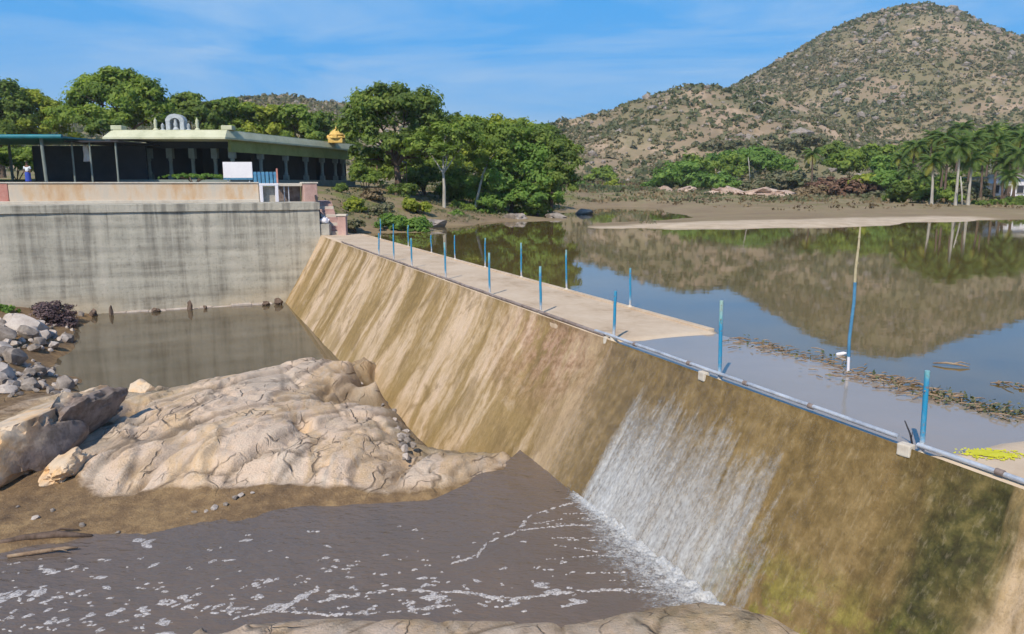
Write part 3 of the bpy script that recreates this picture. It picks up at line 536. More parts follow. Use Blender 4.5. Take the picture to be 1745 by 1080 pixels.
def down(x, y):
    q = fd(x, y); z, rk, ms = (q[:, i].reshape(x.shape) for i in range(3)); rk = np.clip(rk, 0, 1)
    ca, sa_ = math.cos(.36), -math.sin(.36); u = x * ca + y * sa_ ; w = -x * sa_ + y * ca      # foliation of the rock
    wx = .7 * fbm(x / 3.2, y / 3.2, 2); wy = .5 * fbm(x / 2.4 + 40, y / 2.4, 2)
    u2 = u / 1.9 + wx; tt = u2 - np.floor(u2); keep = sst(.05, .35, np.abs(fbm(x / 4, y / 4, 2)) + .12)
    terr = .52 * (sst(0, .93, tt) - tt) * keep
    v2 = w / 2.4 + wy + .45 * u; t3 = v2 - np.floor(v2); terr2 = .34 * (sst(0, .94, t3) - t3) * sst(-.2, .3, fbm(x / 3 + 11, y / 3, 2))
    def saw(t, e): return np.where(t < 1 - e, t / (1 - e), (1 - t) / e) - .5
    terr = .11 * saw(tt, .10) * keep; terr2 = -.10 * saw(1 - t3, .10) * sst(-.2, .25, fbm(x / 3 + 11, y / 3, 2))
    u4 = u / .6 + 1.6 * wx + .4 * wy; t4 = u4 - np.floor(u4); terr3 = .038 * (np.where(t4 < .92, t4 / .92, (1 - t4) / .08) - .5) * sst(-.1, .25, fbm(x / 1.6, y / 1.6 + 5, 3))
    cr = ridged(u / 1.7 + 3 + .9 * wx, w / 4.2 + .4 * wy, 3); crack = sst(.80, .90, cr)
    cr2 = ridged(u / .55 + .8 * wx, w / 1.6 + 7 + .5 * wy, 3); crk2 = sst(.82, .93, cr2)
    uu = u + .35 * wx + .05 * fbm(x / .5, y / .5, 3); ww = w + .5 * wy + .08 * fbm(x / .6 + 8, y / .6, 3)
    h1, e1 = cells(uu, ww, 1.5, 3.2, 3); h2, e2 = cells(uu + .2 * ww, ww, .6, 1.3, 5); h3, e3 = cells(uu, ww - .3 * uu, .17, .42, 9)
    sel = sst(-.15, .2, fbm(x / 2.4 + 3, y / 2.4, 3)); h1 = h1 * sst(0, .16, e1); h2 = h2 * sst(0, .2, e2); fac = .26 * h1 - .07 * sst(.07, .0, e1) + (.085 * h2 - .03 * sst(.12, 0, e2)) * (.4 + .6 * sel) + .022 * h3 * sel
    brk = sst(-.12, .22, fbm(x / 1.1 + 21, y / 1.1, 4)); joint = np.clip(sst(.06, .0, e1) * .9 * brk + sst(.07, 0, e2) * .4 * sel * brk, 0, 1)
    scarp = np.clip(sst(.91, .96, tt) * keep * 1.5 + sst(.10, .04, t3) * .8, 0, 1)
    dz = fac + .09 * fbm(x / 2.6, y / 2.6, 4, .5) + terr + terr2 + terr3 - .13 * crack - .05 * crk2 + .022 * fbm(x / .3, y / .3, 4)
    dz = dz * (1 - .8 * sst(11.6, 10.8, y))
    for (hx_, hy_, hr, hd) in POT: dz = dz - hd * np.exp(-((x - hx_) ** 2 / hr ** 2 + (y - hy_) ** 2 / (hr * 1.5) ** 2) ** 2)
    mud = .022 * fbm(x / .8, y / .8, 4) + .012 * fbm(x / .15, y / .15, 3)
    f_ = sst(.25, .8, rk)
    return z + f_ * dz * .9 + (1 - f_) * mud, rk, np.clip(ms, 0, 1), np.clip(crack * .45 + crk2 * .2 + scarp * .5 + joint * 1.0, 0, 1) * f_
xa = spaced(-60, [(-22, 2), (-13, .2), (-9.5, .09), (3.5, .062), (8, .12)]); ya = spaced(-8, [(7, 1), (9, .12), (24, .068), (32, .10), (54, .3)])
X, Y = np.meshgrid(xa, ya, indexing='ij'); Z, rk, ms, ckv = down(X, Y)
dd = X * NV.x + Y * NV.y; ss = X * DV.x + Y * DV.y; lim = DF + .3 + KF * Z
gf = grid(len(xa), len(ya)); over = ((dd - lim).ravel() > .25) | (ss.ravel() > 52.4)
gf = gf[~over[gf].all(1)]
bank = obj('river_bank', npmesh('river_bank', np.stack([X, Y, Z], -1).reshape(-1, 3), gf, M['rock'], attrs={'rock': rk, 'crack': ckv, 'moss': ms}), kind='structure')

# river and pool water
rp = [at(*q) for q in ((860, 790, ZR), (720, 833, ZR), (600, 850, ZR), (400, 878, ZR), (200, 895, ZR), (0, 925, ZR))]
rp = [WP(16.15, 7.4)] + rp + [Vector((-60, 12, 0)), Vector((-60, -6, 0)), WP(-2, 7.4)]
sheet('river_water', rp, ZR, M['river'], kind='structure')
sheet('pool_water', [WP(52, 6.6), WP(52, -14), WP(36, -11), WP(25.8, -5.0), WP(24.5, 0), WP(22, 3.6), WP(19.8, 5.4), WP(19.8, 7)], ZP, M['pool'], kind='structure')

# ================================================================== WEIR
weir = empty('weir', WP(28, DF, 0), 'long stained concrete overflow weir with walkway crossing the river', 'weir')
def wchild(name, me, parent=weir, **k):
    o = obj(name, me, parent, **k); o.matrix_parent_inverse = Matrix.Identity(4)
    o.matrix_local = Matrix.Translation(-Vector(parent.location)) @ WM if parent is weir else Matrix.Identity(4); return o
sa = spaced(-4, [(4, .3), (20, .06), (52.0, .12)]); za = np.concatenate([np.linspace(0, -.35, 10), np.linspace(-.42, -5.6, 74)])
s, z = np.meshgrid(sa, za, indexing='ij')
d = DF + KF * z + .10 * np.exp(z / .22) * -1 + .10                        # rounded nose at the crest
streak = .030 * fbm(s / .35, z / 6 + 3, 4) + .05 * fbm(s / 2.2, z / 3.5, 3) + .012 * fbm(s / .1, z / .16, 3)
crum = sst(13.5, 16, s) * sst(22, 18, s) * sst(-2.2, -.5, z); streak += -.10 * crum * np.clip(fbm(s / .5, z / .7, 5), 0, 1)
rough_low = sst(7.6, 5.5, s) * .10 * fbm(s / .35, z / .35, 4); streak += rough_low
d = d - streak * sst(-.0, -.25, z)
wchild('spillway_face', npmesh('spillway_face', np.stack([s, -d, z - .012], -1).reshape(-1, 3), grid(len(sa), len(za))[:, ::-1], M['face']))
# walkway deck with the dip
sa = spaced(-4, [(5.8, .5), (7.4, .05), (13.6, .4), (15.2, .05), (52.6, .4)]); da = np.array([DF, DF + .004, DF + .4, DF + .8, 10.2, 10.8, 11.3, DR - .17, DR - .004, DR])
s, d = np.meshgrid(sa, da, indexing='ij')
wj = .25 * fbm(s * .1 + 4, d / .5, 3)
dip = -.12 * sst(S0 - .28, S0 + .22, s + wj) * sst(S1 + .28, S1 - .22, s + wj); z = dip + .008 * fbm(s / 1.2, d / .8, 3)
z[:, 0] = -.3; z[:, -1] = -1.9
wchild('walkway_deck', npmesh('walkway_deck', np.stack([s, -d, z], -1).reshape(-1, 3), grid(len(sa), len(da))[:, ::-1], M['deck']))
for a0, a1 in ((S1 + .15, 21.0), (21.03, 28), (28.03, 36), (36.03, 44), (44.03, 51.6), (-4, S0 - .2)): wchild('rear_kerb', MB().box((a0, -(DR + .02), -.1), (a1, -(DR - .16), .045), bev=.012).mesh('rear_kerb', M['deck']))
def jit(s0, s1, d, z, n, a=.012): return [(q, -(d + random.uniform(-a, a)), z + random.uniform(-a, a)) for q in np.linspace(s0, s1, n)]
wchild('edge_pipe', MB().tube(jit(14.9, 45, DF + .06, .05, 24), .042, 8).mesh('edge_pipe', M['rust'], True, 50))
wchild('overflow_pipe', MB().tube(jit(7.02, 15.3, DF + .05, .075, 14, .006), .033, 12).mesh('overflow_pipe', M['steel'], True, 50))
wchild('overflow_pipe', MB().tube(jit(-2, 6.72, DF + .06, .055, 10, .006), .033, 12).mesh('overflow_pipe', M['steel'], True, 50))
for q in (4.1, 5.6, 8.6, 10.1, 11.7, 13.6): wchild('pipe_collar', MB().tube([(q - .05, -(DF + .052), .07), (q + .05, -(DF + .052), .07)], .042, 12).mesh('pipe_collar', M['rust'], True, 50))
for q, w in ((11.2, .085), (6.86, .085), (14.75, .05)):
    bb = MB().box((-w * 1.1, -w * .8, -.14), (w * 1.1, w * .8, .03), bev=.02); o = wchild('pipe_support', bb.mesh('pipe_support', M['pale']))
    o.matrix_local = Matrix.Translation(-Vector(weir.location)) @ WM @ Matrix.Translation((q, -(DF + .015), 0)) @ Matrix.Rotation(random.uniform(-.2, .2), 4, 'Z')

# falling water and foam
sa = np.linspace(6.75, 14.45, 190); za = np.concatenate([np.linspace(.0, -.35, 10), np.linspace(-.42, -3.0, 60)])
s, z = np.meshgrid(sa, za, indexing='ij'); d = DF + KF * z + .10 * np.exp(z / .22) * -1 + .10
lump = .05 + .05 * sst(0, -2, z) + .035 * fbm(s / .25, z / 1.2, 5) + .02 * fbm(s / .10, z / .9, 3) * sst(-.5, -2.2, z)
d = d - np.maximum(lump, .05) * sst(.02, -.3, z) - .012
zz_ = z + (ZW + .004) * sst(-.3, 0, z)
o = obj('waterfall', npmesh('waterfall', np.stack([s, -d, zz_], -1).reshape(-1, 3), grid(len(sa), len(za))[:, ::-1], M['fall']), kind='structure'); o.matrix_world = WM

g = np.random.default_rng(21)
def blob(cx, cy, z, rx, ry, rot, g, n=11, ragged=.35):
    a = np.linspace(0, 2 * np.pi, n, endpoint=False); r = 1 + g.uniform(-ragged, ragged, n)
    x = np.cos(a) * r * rx; y = np.sin(a) * r * ry; c_, s_ = math.cos(rot), math.sin(rot)
    ring = np.stack([cx + x * c_ - y * s_, cy + x * s_ + y * c_, np.full(n, z + .002)], 1)
    return np.vstack([ring, [[cx, cy, z + .02]]])
fv, ff, cnt = [], [], 0
def add_blob(*a, **k):
    global cnt, fv, ff
    v = blob(*a, **k); n = len(v) - 1; fv.append(v); ff.append(np.array([[cnt + i, cnt + (i + 1) % n, cnt + n] for i in range(n)])); cnt += n + 1
for i in range(420):                        # drifting flecks, more towards the near bank
    px = g.uniform(-60, 1000); py = 900 + 160 * g.random() ** .8 - .02 * px + (px < 300) * 45 * g.random()
    if g.random() > .22 + .78 * sst(920, 1040, py): continue
    q = at(px, py, ZR); r = g.gamma(1.6, .014) + .012
    if fd(np.array([q.x]), np.array([q.y]))[0, 0] > ZR - .05: continue
    for j in range(g.integers(1, 4)): add_blob(q.x + g.normal() * r * 1.4, q.y + g.normal() * r * .8, ZR, r * g.uniform(.7, 1.8), r * .7, g.normal() * .5 + .3, g)
def streak_(pts, w, n, g):
    pts = [at(*p, ZR) for p in pts]
    for i in range(n):
        t_ = g.random() * (len(pts) - 1); k = int(t_); p = pts[k].lerp(pts[k + 1], t_ - k); e = pts[k + 1] - pts[k]
        add_blob(p.x + g.normal() * w * .5, p.y + g.normal() * w * .5, ZR, w * g.uniform(.8, 2.4), w * g.uniform(.35, .9), math.atan2(e.y, e.x) + g.normal() * .3, g)
streak_([(770, 960), (812, 948), (830, 925), (885, 905), (900, 880), (955, 862), (990, 855)], .026, 100, g)
streak_([(890, 903), (960, 896), (1010, 895)], .022, 34, g)
streak_([(560, 1020), (680, 1005), (790, 1010), (870, 1022), (960, 1010), (1060, 1005), (1180, 1015)], .04, 120, g)
streak_([(380, 1055), (470, 1040), (560, 1048), (700, 1040), (780, 1030)], .032, 60, g)
streak_([(460, 1035), (495, 1030), (520, 1015)], .06, 26, g)
for y0 in range(872, 1012, 13):              # fans of foam racing out from the foot of the fall
    x1 = 1000 + (y0 - 860) * 1.17; L = g.uniform(60, 190)
    streak_([(x1 + 8, y0 + 2), (x1 - L * .5, y0 + g.uniform(-6, 6)), (x1 - L, y0 + g.uniform(-10, 10))], .016, int(L * .2), g)
o = obj('river_foam', npmesh('river_foam', np.vstack(fv), np.vstack(ff), M['foam']), kind='stuff'); o['label'] = 'white foam flecks and streaks drifting on the brown river'; o['category'] = 'foam'
# churned white water along the foot of the fall
def churn_mat():
    m, t, b, out = newmat('churned_water'); v = nd(t, 'ShaderNodeNewGeometry').outputs['Position']; a = nd(t, 'ShaderNodeAttribute', attribute_name='amount').outputs['Fac']
    n = noise(t, v, 7, 7, .72); n2 = noise(t, v, 26, 4, .65)
    k = nd(t, 'ShaderNodeMapRange', {0: math_(t, 'ADD', math_(t, 'MULTIPLY_ADD', n2, .35, math_(t, 'MULTIPLY', n, .65)), math_(t, 'MULTIPLY', a, .42)), 1: .64, 2: .92, 3: 0, 4: .78}).outputs[0]
    setp(t, b, Base_Color=ramp(t, n2, [(.35, (.55, .55, .55)), (.65, (.74, .74, .74))]), Roughness=.7); bump(t, b, math_(t, 'ADD', n, n2), .8, .05)
    mx = nd(t, 'ShaderNodeMixShader', {0: k, 1: nd(t, 'ShaderNodeBsdfTransparent').outputs[0], 2: b.outputs[0]}); t.links.new(mx.outputs[0], out.inputs[0]); return m
sa = np.linspace(7.3, 13.5, 220); ca_ = np.linspace(0, 1, 46); s, q = np.meshgrid(sa, ca_, indexing='ij')
wide = .25 + 1.15 * sst(13.4, 9.5, s) * sst(7.3, 8.6, s) + .25 * fbm(s / .35, q * 0 + 3, 3); d = DF + KF * ZR + .10 - q * wide
hgt = sst(0, .06, q) * np.exp(-q * 3.4) * (.05 + .11 * sst(13.3, 11, s) * sst(7.4, 9, s)) * (1 + 1.1 * fbm(s / .16, d / .14, 4)); z = ZR + .006 + np.maximum(hgt, 0)
am = (1 - q) ** .8 * sst(13.5, 12.8, s) * sst(7.3, 8.0, s)
o = obj('churned_water', npmesh('churned_water', np.stack([DV.x * s + NV.x * d, DV.y * s + NV.y * d, z], -1).reshape(-1, 3), grid(len(sa), len(ca_)), churn_mat(), attrs={'amount': am}), kind='stuff'); o['label'] = 'churning white water along the foot of the waterfall'; o['category'] = 'white water'

# ---------------------------------------------------------------- railing posts
def post(row, px, py, top, lab, r=.034):
    q = at(px, py, .0); sN = q.x * DV.x + q.y * DV.y; dN = DF + .10 if row == 'f' else DR - .07
    t_ = aty(px, top, WP(sN, dN).y); h = max(.9, min(1.7, t_.z)); base = WP(sN, dN, -.13 if S0 < sN < S1 else -.01)
    e = empty('railing_post', base, lab, 'railing post', 'blue railing posts along the walkway'); e.rotation_euler = (random.uniform(-.02, .02), random.uniform(-.025, .025), random.uniform(0, 3))
    MB().tube([(0, 0, 0), (random.uniform(-.012, .012), 0, h * .35), (random.uniform(-.02, .02), random.uniform(-.02, .02), h * .7), (random.uniform(-.02, .02), 0, h)], r, 10).build('pole', M['post'], e, True, 50)
    MB().lathe([(r * 2.6, -.02), (r * 2.4, .05), (r * 1.3, .09), (r * 1.1, .1)], 12).build('footing', M['pale'], e)
    MB().tube([(-r * 1.5, 0, h * .78), (r * 1.5, 0, h * .78)], .011, 6).build('cable_eye', M['rust'], e)
    return e
O_ = ['', 'first', 'second', 'third', 'fourth', 'fifth', 'sixth', 'seventh', 'eighth', 'ninth', 'tenth', 'eleventh']
fr = [(1570, 765, 615, 'bright blue post beside the yellow patch, nearest on the front edge'), (1235, 641, 500, 'bright blue post standing in the overflow by the front pipe'),
      (1042, 578, 495, 'blue post on the front edge where the dry walkway ends'), (915, 534, 453, 'turquoise blue post, fourth from the yellow patch on the front edge')]
fr += [(px, py, tp, 'thin blue grey post, %s from the yellow patch on the front edge' % O_[k]) for k, (px, py, tp) in enumerate(((832, 503, 430), (760, 476, 412), (714, 455, 405), (684, 444, 400), (660, 435, 397)), 5)]
for px, py, tp, l in fr: post('f', px, py, tp, l)
rr = [(1083, 524, 456, 'slim blue post on the rear edge nearest the dry end of the walkway')]
rr += [(px, py, tp, 'thin blue post on the rear edge, %s from the leaning bamboo pole' % O_[k]) for k, (px, py, tp) in enumerate(((967, 495, 425), (886, 474, 413), (824, 457, 405), (770, 443, 400), (728, 432, 400), (692, 421, 383), (666, 414, 381), (641, 408, 372)), 3)]
for px, py, tp, l in rr: post('r', px, py, tp, l, .03)
e = empty('bamboo_pole', at(1445, 638, -.1), 'tall crooked bamboo pole with blue painted middle standing in the overflow', 'pole')
tpx = aty(1466, 386, e.location.y + .0); L = tpx - e.location
pts = [Vector((0, 0, 0)), L * .25 + Vector((-.03, 0, 0)), L * .5, L * .72 + Vector((-.02, 0, 0)), L * .88 + Vector((.0, 0, 0)), L]
MB().tube(pts[:1] + [pts[0].lerp(pts[1], .55)], .028, 10).build('base', M['white'], e, True, 50)
MB().tube([pts[0].lerp(pts[1], .5), pts[1], pts[2], pts[2].lerp(pts[3], .6)], [.030, .030, .029, .028], 10).build('sleeve', M['bluep'], e, True, 50)
bm_ = gm('bamboo', [(.30, .24, .13), (.45, .38, .24), (.52, .46, .32)], 6, rough=.7)
MB().tube([pts[2].lerp(pts[3], .5), pts[3], pts[4], pts[5]], [.026, .025, .022, .015], 9).build('bamboo', bm_, e, True, 50)
for f_ in (.76, .86, .93): MB().tube([L * f_ - Vector((0, 0, .01)), L * f_ + Vector((0, 0, .012))], .028, 9).build('node_ring', bm_, e, True, 50)
e = empty('leaning_stick', at(1558, 752, 0), 'short dark stick leaning against the pipe in the shallow overflow', 'stick')
MB().tube([(0, 0, -.12), (-.05, .03, .1), (-.13, .05, .28)], [.013, .012, .008], 6).build('stem', M['darkmetal'], e, True)
MB().tube([(-.03, .02, .04), (-.01, .05, .12)], [.006, .004], 5).build('twig', M['darkmetal'], e, True)

# yellow patch on the walkway
g = np.random.default_rng(4); q = at(1688, 773, .012); fv, ff, cnt = [], [], 0
add_blob(0, 0, .002, .26, .13, -.15, g, n=36, ragged=.2)
for i in range(130):
    a = g.random() * 6.283; r = 1 + abs(g.normal()) * .35; add_blob(math.cos(a) * .27 * r, math.sin(a) * .14 * r, -.004, .02 * g.uniform(.4, 1.6), .014, g.random() * 3, g, n=7)
fv = np.vstack(fv); fv[:, 2] = np.clip(fv[:, 2], 0, .012)
o = obj('yellow_petals', npmesh('yellow_petals', fv, np.vstack(ff), M['yellow'], True), kind='stuff'); o.location = q; o['label'] = 'bright yellow patch of petals spilled on the near walkway'; o['category'] = 'petals'

# floating debris along the rear edge of the dip
def sticks(name, pix, n, lab, wid, green, seed):
    g = np.random.default_rng(seed); b_ = MB(); P = [at(x, y, ZW) for x, y in pix]; cl_ = g.random(6)
    for i in range(n):
        t_ = np.clip(cl_[i % len(cl_)] + g.normal() * .09, 0, .999) * (len(P) - 1); k = int(t_); c_ = P[k].lerp(P[k + 1], t_ - k) + Vector((g.normal() * wid, g.normal() * wid * 1.6, 0))
        L_ = g.gamma(2, .07) + .06; a = g.normal() * .7 - .1; dv_ = Vector((math.cos(a), math.sin(a), g.normal() * .10)) * L_
        m_ = c_ + Vector((g.normal() * .02, g.normal() * .02, .02 + abs(g.normal()) * .02)); b_.tube([m_ - dv_ * .5, m_ + Vector((0, 0, .01)), m_ + dv_ * .5], [.009, .012, .005], 5)
    o = b_.build(name, M['stick'], kind='stuff'); o['label'] = lab; o['category'] = 'debris'
    if green:
        pos = []
        for i in range(green):
            t_ = g.random() * (len(P) - 1); k = int(t_); c_ = P[k].lerp(P[k + 1], t_ - k); pos.append((c_.x + g.normal() * wid, c_.y + g.normal() * wid, ZW + .01 + abs(g.normal()) * .05))
        nr = np.array([0, 0, 1]) + g.normal(size=(green, 3)) * .6; nr /= np.linalg.norm(nr, axis=1)[:, None]
        v, f, tt = leaf_quads(np.array(pos), nr, .04, g.random(green), g)
        obj('floating_leaves', npmesh('floating_leaves', v, f, LM['scrub'], False, {'tint': tt * .8}), o, kind='stuff')
sticks('floating_debris', [(1250, 580), (1310, 592), (1350, 604), (1405, 612)], 75, 'dark twigs afloat behind the walkway left of the bamboo pole', .24, 60, 1)
sticks('floating_debris', [(1420, 642), (1500, 645), (1540, 660), (1600, 670)], 95, 'brown straw and twigs afloat between bamboo pole and bright blue post', .22, 60, 2)
sticks('floating_debris', [(1580, 672), (1640, 688), (1700, 700), (1745, 715)], 55, 'green weeds and twigs afloat right of the nearest blue post', .2, 260, 3)
sticks('floating_debris', [(1690, 655), (1740, 660)], 12, 'small raft of straw afloat at the right edge of the picture', .05, 10, 8)
e = empty('floating_branch', at(1592, 622, ZW), 'bare forked branch afloat right behind the nearest blue post', 'branch')
MB().tube([(.0, .05, .03), (.2, -.05, .06), (.38, -.16, .05), (.55, -.24, .02)], [.012, .022, .02, .01], 7).build('stem', M['stick'], e, True)
MB().tube([(.3, -.11, .05), (.45, -.10, .09), (.62, -.14, .05)], [.016, .012, .006], 6).build('twig', M['stick'], e, True)
e = empty('plastic_bottle', at(1434, 603, ZW + .03), 'small white plastic bottle afloat left of the bamboo pole', 'bottle'); e.rotation_euler = (R(70), .3, .6)
MB().lathe([(.03, -.1), (.042, -.09), (.042, .05), (.02, .1), (.018, .12)], 12).build('body', M['white'], e, True, 40)
MB().lathe([(.02, .12), (.02, .145)], 12).build('cap', M['bluep'], e)

# ================================================================== ABUTMENT WALL, TERRACE, STAIRS
wall = empty('retaining_wall', WP(SWALL, 0, 0), 'tall streaked grey concrete retaining wall below the temple terrace', 'wall')
def lchild(name, me, root, **k):
    o = obj(name, me, root, **k); o.matrix_local = Matrix.Translation(-Vector(root.location)) @ WM; return o
sa_ = np.linspace(-8.78, 60, 260); za = np.linspace(-5.6, 1.72, 60); yv, z = np.meshgrid(sa_, za, indexing='ij')
s = SWALL + .05 * fbm(yv / 3, z / 2, 4) + .02 * fbm(yv / .5, z / .3, 3) + .03 * np.abs(np.sin(z * 2.1)) ** 14 - .04 * (z < -5)
lchild('wall_face', npmesh('wall_face', np.stack([s, yv, z], -1).reshape(-1, 3), grid(len(sa_), len(za)), M['wall']), wall)
lchild('wall_cap', MB().box((SWALL - .10, -8.83, 1.70), (SWALL + 3.4, 60, 2.18), bev=.03).mesh('wall_cap', M['wall']), wall)
lchild('end_face', MB().box((SWALL + .03, -8.79, -5), (SWALL + 3.3, -8.4, 1.72)).mesh('end_face', M['wall']), wall)
b_ = MB(); q = 6.4
while q > -3.6:
    w = random.uniform(.5, 1.3); b_.box((SWALL - random.uniform(.25, .6), -q, -5.4), (SWALL + .2, -q + w - .01, -4.30 + random.uniform(-.06, .10)), bev=.05); q -= w
lchild('footing_ledge', b_.mesh('footing_ledge', M['paler']), wall)

par = empty('parapet_wall', WP(54.6, 0, 2.2), 'low plastered orange and cream parapet wall along the terrace', 'parapet wall')
lchild('wall_panel', MB().box((54.5, -5.3, 2.15), (54.85, 9.0, 3.42), bev=.03).mesh('wall_panel', M['parapet']), par)
o = lchild('wall_panel', MB().box((54.48, 9.02, 2.15), (54.88, 34, 3.42), bev=.03).mesh('wall_panel', M['red']), par); o['label'] = 'red plastered end of the parapet'
lchild('coping', MB().box((54.44, -5.34, 3.423), (54.92, 34, 3.50), bev=.02).mesh('coping', M['pale']), par)
lchild('base_kerb', MB().box((54.30, -5.3, 2.1), (54.497, 34, 2.36), bev=.02).mesh('base_kerb', M['pale']), par)
e = empty('concrete_frame', WP(54.4, 6.1, 2.2), 'whitewashed square concrete frame at the right end of the parapet', 'concrete frame')
for a, c in (((54.2, -6.55, 2.15), (54.8, -6.36, 3.25)), ((54.2, -5.55, 2.15), (54.8, -5.36, 3.25))): lchild('upright', MB().box(a, c, bev=.02).mesh('upright', M['white']), e)
lchild('back_panel', MB().box((54.62, -6.36, 2.15), (54.78, -5.55, 3.2)).mesh('back_panel', M['conc']), e)
lchild('lintel', MB().box((54.2, -6.57, 3.253), (54.82, -5.34, 3.42), bev=.02).mesh('lintel', M['white']), e)
e = empty('gate_recess', WP(54.8, 7.3, 2.2), 'dark concrete gateway recess beside the pink block', 'gateway')
lchild('back_wall', MB().box((55.6, -8.2, 2.1), (55.8, -6.6, 3.3)).mesh('back_wall', M['rust']), e)
lchild('lintel', MB().box((54.6, -8.2, 3.22), (55.9, -6.6, 3.42), bev=.02).mesh('lintel', M['pale']), e)
lchild('bar', MB().tube([(54.8, -7.0, 2.15), (54.8, -7.0, 3.22)], .04).mesh('bar', M['steel']), e); lchild('bar', MB().tube([(54.8, -7.3, 2.15), (54.8, -7.3, 3.22)], .04).mesh('bar', M['steel']), e)
e = empty('pink_block', WP(54.6, 8.5, 2.2), 'worn pink plastered block at the top of the stairs', 'block')
lchild('body', MB().box((54.2, -9.15, 2.1), (55.5, -8.22, 3.40), bev=.06).mesh('body', M['pink']), e); lchild('cap', MB().box((54.15, -9.2, 3.403), (55.55, -8.17, 3.5), bev=.02).mesh('cap', M['pale']), e)
st = empty('stairs', WP(53, 9.4, 0), 'concrete stairs leading from the terrace down to the walkway', 'stairs')
for i in range(12):
    lchild('step', MB().box((52.3 + i * .27, -10.3, -.6), (52.57 + i * .27 if i < 11 else 57.5, -8.86, .02 + (i + 1) * .18), bev=.015).mesh('step', M['pink'] if i % 3 else M['pale']), st)
rl = empty('stair_rail', WP(53.8, 8.95, 1), 'dark sloping handrail beside the stairs at the wall corner', 'handrail')
lchild('rail', MB().tube([(55.6, -9.0, 3.5), (54.9, -9.0, 3.15), (52.4, -9.0, 1.0)], .075, 8).mesh('rail', M['darkmetal'], True, 50), rl)
for q, zz in ((52.5, .25), (54.0, 1.3), (55.3, 2.1)): lchild('post', MB().tube([(q, -9.0, zz), (q, -9.0, 1.0 + (q - 52.4) * .86)], .05).mesh('post', M['darkmetal']), rl)
e = empty('white_sack', WP(52.1, 9.15, .0), 'white sack lying at the foot of the stairs', 'sack')
bs = bmesh.new(); bmesh.ops.create_icosphere(bs, subdivisions=3, radius=1)
for v in bs.verts: v.co = Vector((v.co.x * .34, v.co.y * .28, v.co.z * .22 + .95)) * (1 + .12 * mnoise.noise(v.co * 2))
me = bpy.data.meshes.new('body'); bs.to_mesh(me); bs.free(); me.materials.append(M['white']); o = obj('body', me, e)
MB().lathe([(.05, 1.10), (.09, 1.22), (.03, 1.24)], 8).build('neck', M['white'], e); MB().box((-.4, -.35, 0), (.4, .35, .76), bev=.04).build('plinth', M['conc'], e)
e = empty('kerb_stub', WP(51.8, 10.3, 0), 'short pinkish concrete pillar at the far end of the walkway', 'pillar')
MB().box((-.28, -.28, -.1), (.28, .28, 1.25), bev=.04).build('shaft', M['pink'], e); MB().box((-.34, -.34, 1.253), (.34, .34, 1.38), bev=.03).build('cap', M['pale'], e)

# ================================================================== TEMPLE
ZF, ZS, ZT = 3.7, 6.93, 7.62
A_, B_, Cc, D_ = Vector((-32.3, 64, 0)), Vector((-23.2, 64, 0)), Vector((-17.9, 87.5, 0)), Vector((-27, 88, 0))
tem = empty('temple_pavilion', ((A_ + Cc) / 2 + Vector((0, 0, ZF))), 'pale green flat roofed open temple pavilion on the terrace', 'temple')
def tpart(name, mb, m, parent=tem, **k):
    o = mb.build(name, m, parent, **k); o.matrix_local = Matrix.Translation(-Vector(tem.location)) if parent is tem else Matrix.Identity(4); return o
cen = (A_ + B_ + Cc + D_) / 4
def off(p, k): return p + (p - cen).normalized() * k
tpart('plinth', MB().prism([off(p, .3) for p in (A_, B_, Cc, D_)], 2.6, ZF), M['pillar'])
rf = tpart('roof', MB().prism([off(p, .3) for p in (A_, B_, Cc, D_)], ZS + .02, ZT + .06), M['cream'])
ev = MB(); lo_ = [ev.b.verts.new((*off(p, 1.25).xy, ZS - .02)) for p in (A_, B_, Cc, D_)]; md_ = [ev.b.verts.new((*off(p, 1.25).xy, ZS + .12)) for p in (A_, B_, Cc, D_)]; hi_ = [ev.b.verts.new((*off(p, .45).xy, ZT)) for p in (A_, B_, Cc, D_)]  # eave sloped outward so the side turned from the sun still catches light
for i in range(4):
    k = (i + 1) % 4; ev.b.faces.new((lo_[i], lo_[k], md_[k], md_[i])); ev.b.faces.new((md_[i], md_[k], hi_[k], hi_[i]))
ev.b.faces.new(hi_); ev.b.faces.new(lo_[::-1])
tpart('roof_eave', ev, M['cream'], rf)
def wallseg(a, b, z0, z1, th):
    e_ = (b - a).normalized(); n_ = Vector((-e_.y, e_.x, 0)) * th / 2; return MB().prism([a - n_, b - n_, b + n_, a + n_], z0, z1)
ins = 1.15; A2, B2, C2, D2 = (off(p, -ins) for p in (A_, B_, Cc, D_)); A2 = A2 + Vector((.4, 2.2, 0))
tpart('beam', wallseg(off(B_, -.35), off(Cc, -.35), 5.95, ZS, .3), M['olive']); tpart('beam', wallseg(A2, B2 + Vector((.2, 2.2, 0)), 6.35, ZS, .35), M['shadedark'])
def pillar(p):
    b_ = MB(); b_.box((p.x - .24, p.y - .24, ZF), (p.x + .24, p.y + .24, ZF + .45), bev=.03); b_.lathe([(.17, .45), (.19, .6), (.15, .75), (.15, 1.55), (.19, 1.68), (.15, 1.8)], 12, (p.x, p.y, ZF)); b_.box((p.x - .26, p.y - .26, ZF + 1.8), (p.x + .26, p.y + .26, 6.35 if p.y < 68.2 and p.x < B2.x + .3 else ZS - .02), bev=.02)
    tpart('pillar', b_, M['pillar'])
for t_ in (0, .2, .4, .58, .74, .88, .97): pillar(B2.lerp(C2, t_))
for t_ in (0, .22, .45, .68, .86): pillar(A2.lerp(B2 + Vector((.4, 2.2, 0)), t_))
ic = [A2.lerp(C2, .22) + Vector((-.5, 1.5, 0)), B2.lerp(D2, .22) + Vector((.2, 1.5, 0)), C2.lerp(A2, .12) + Vector((-1.2, 0, 0)), D2.lerp(B2, .1)]
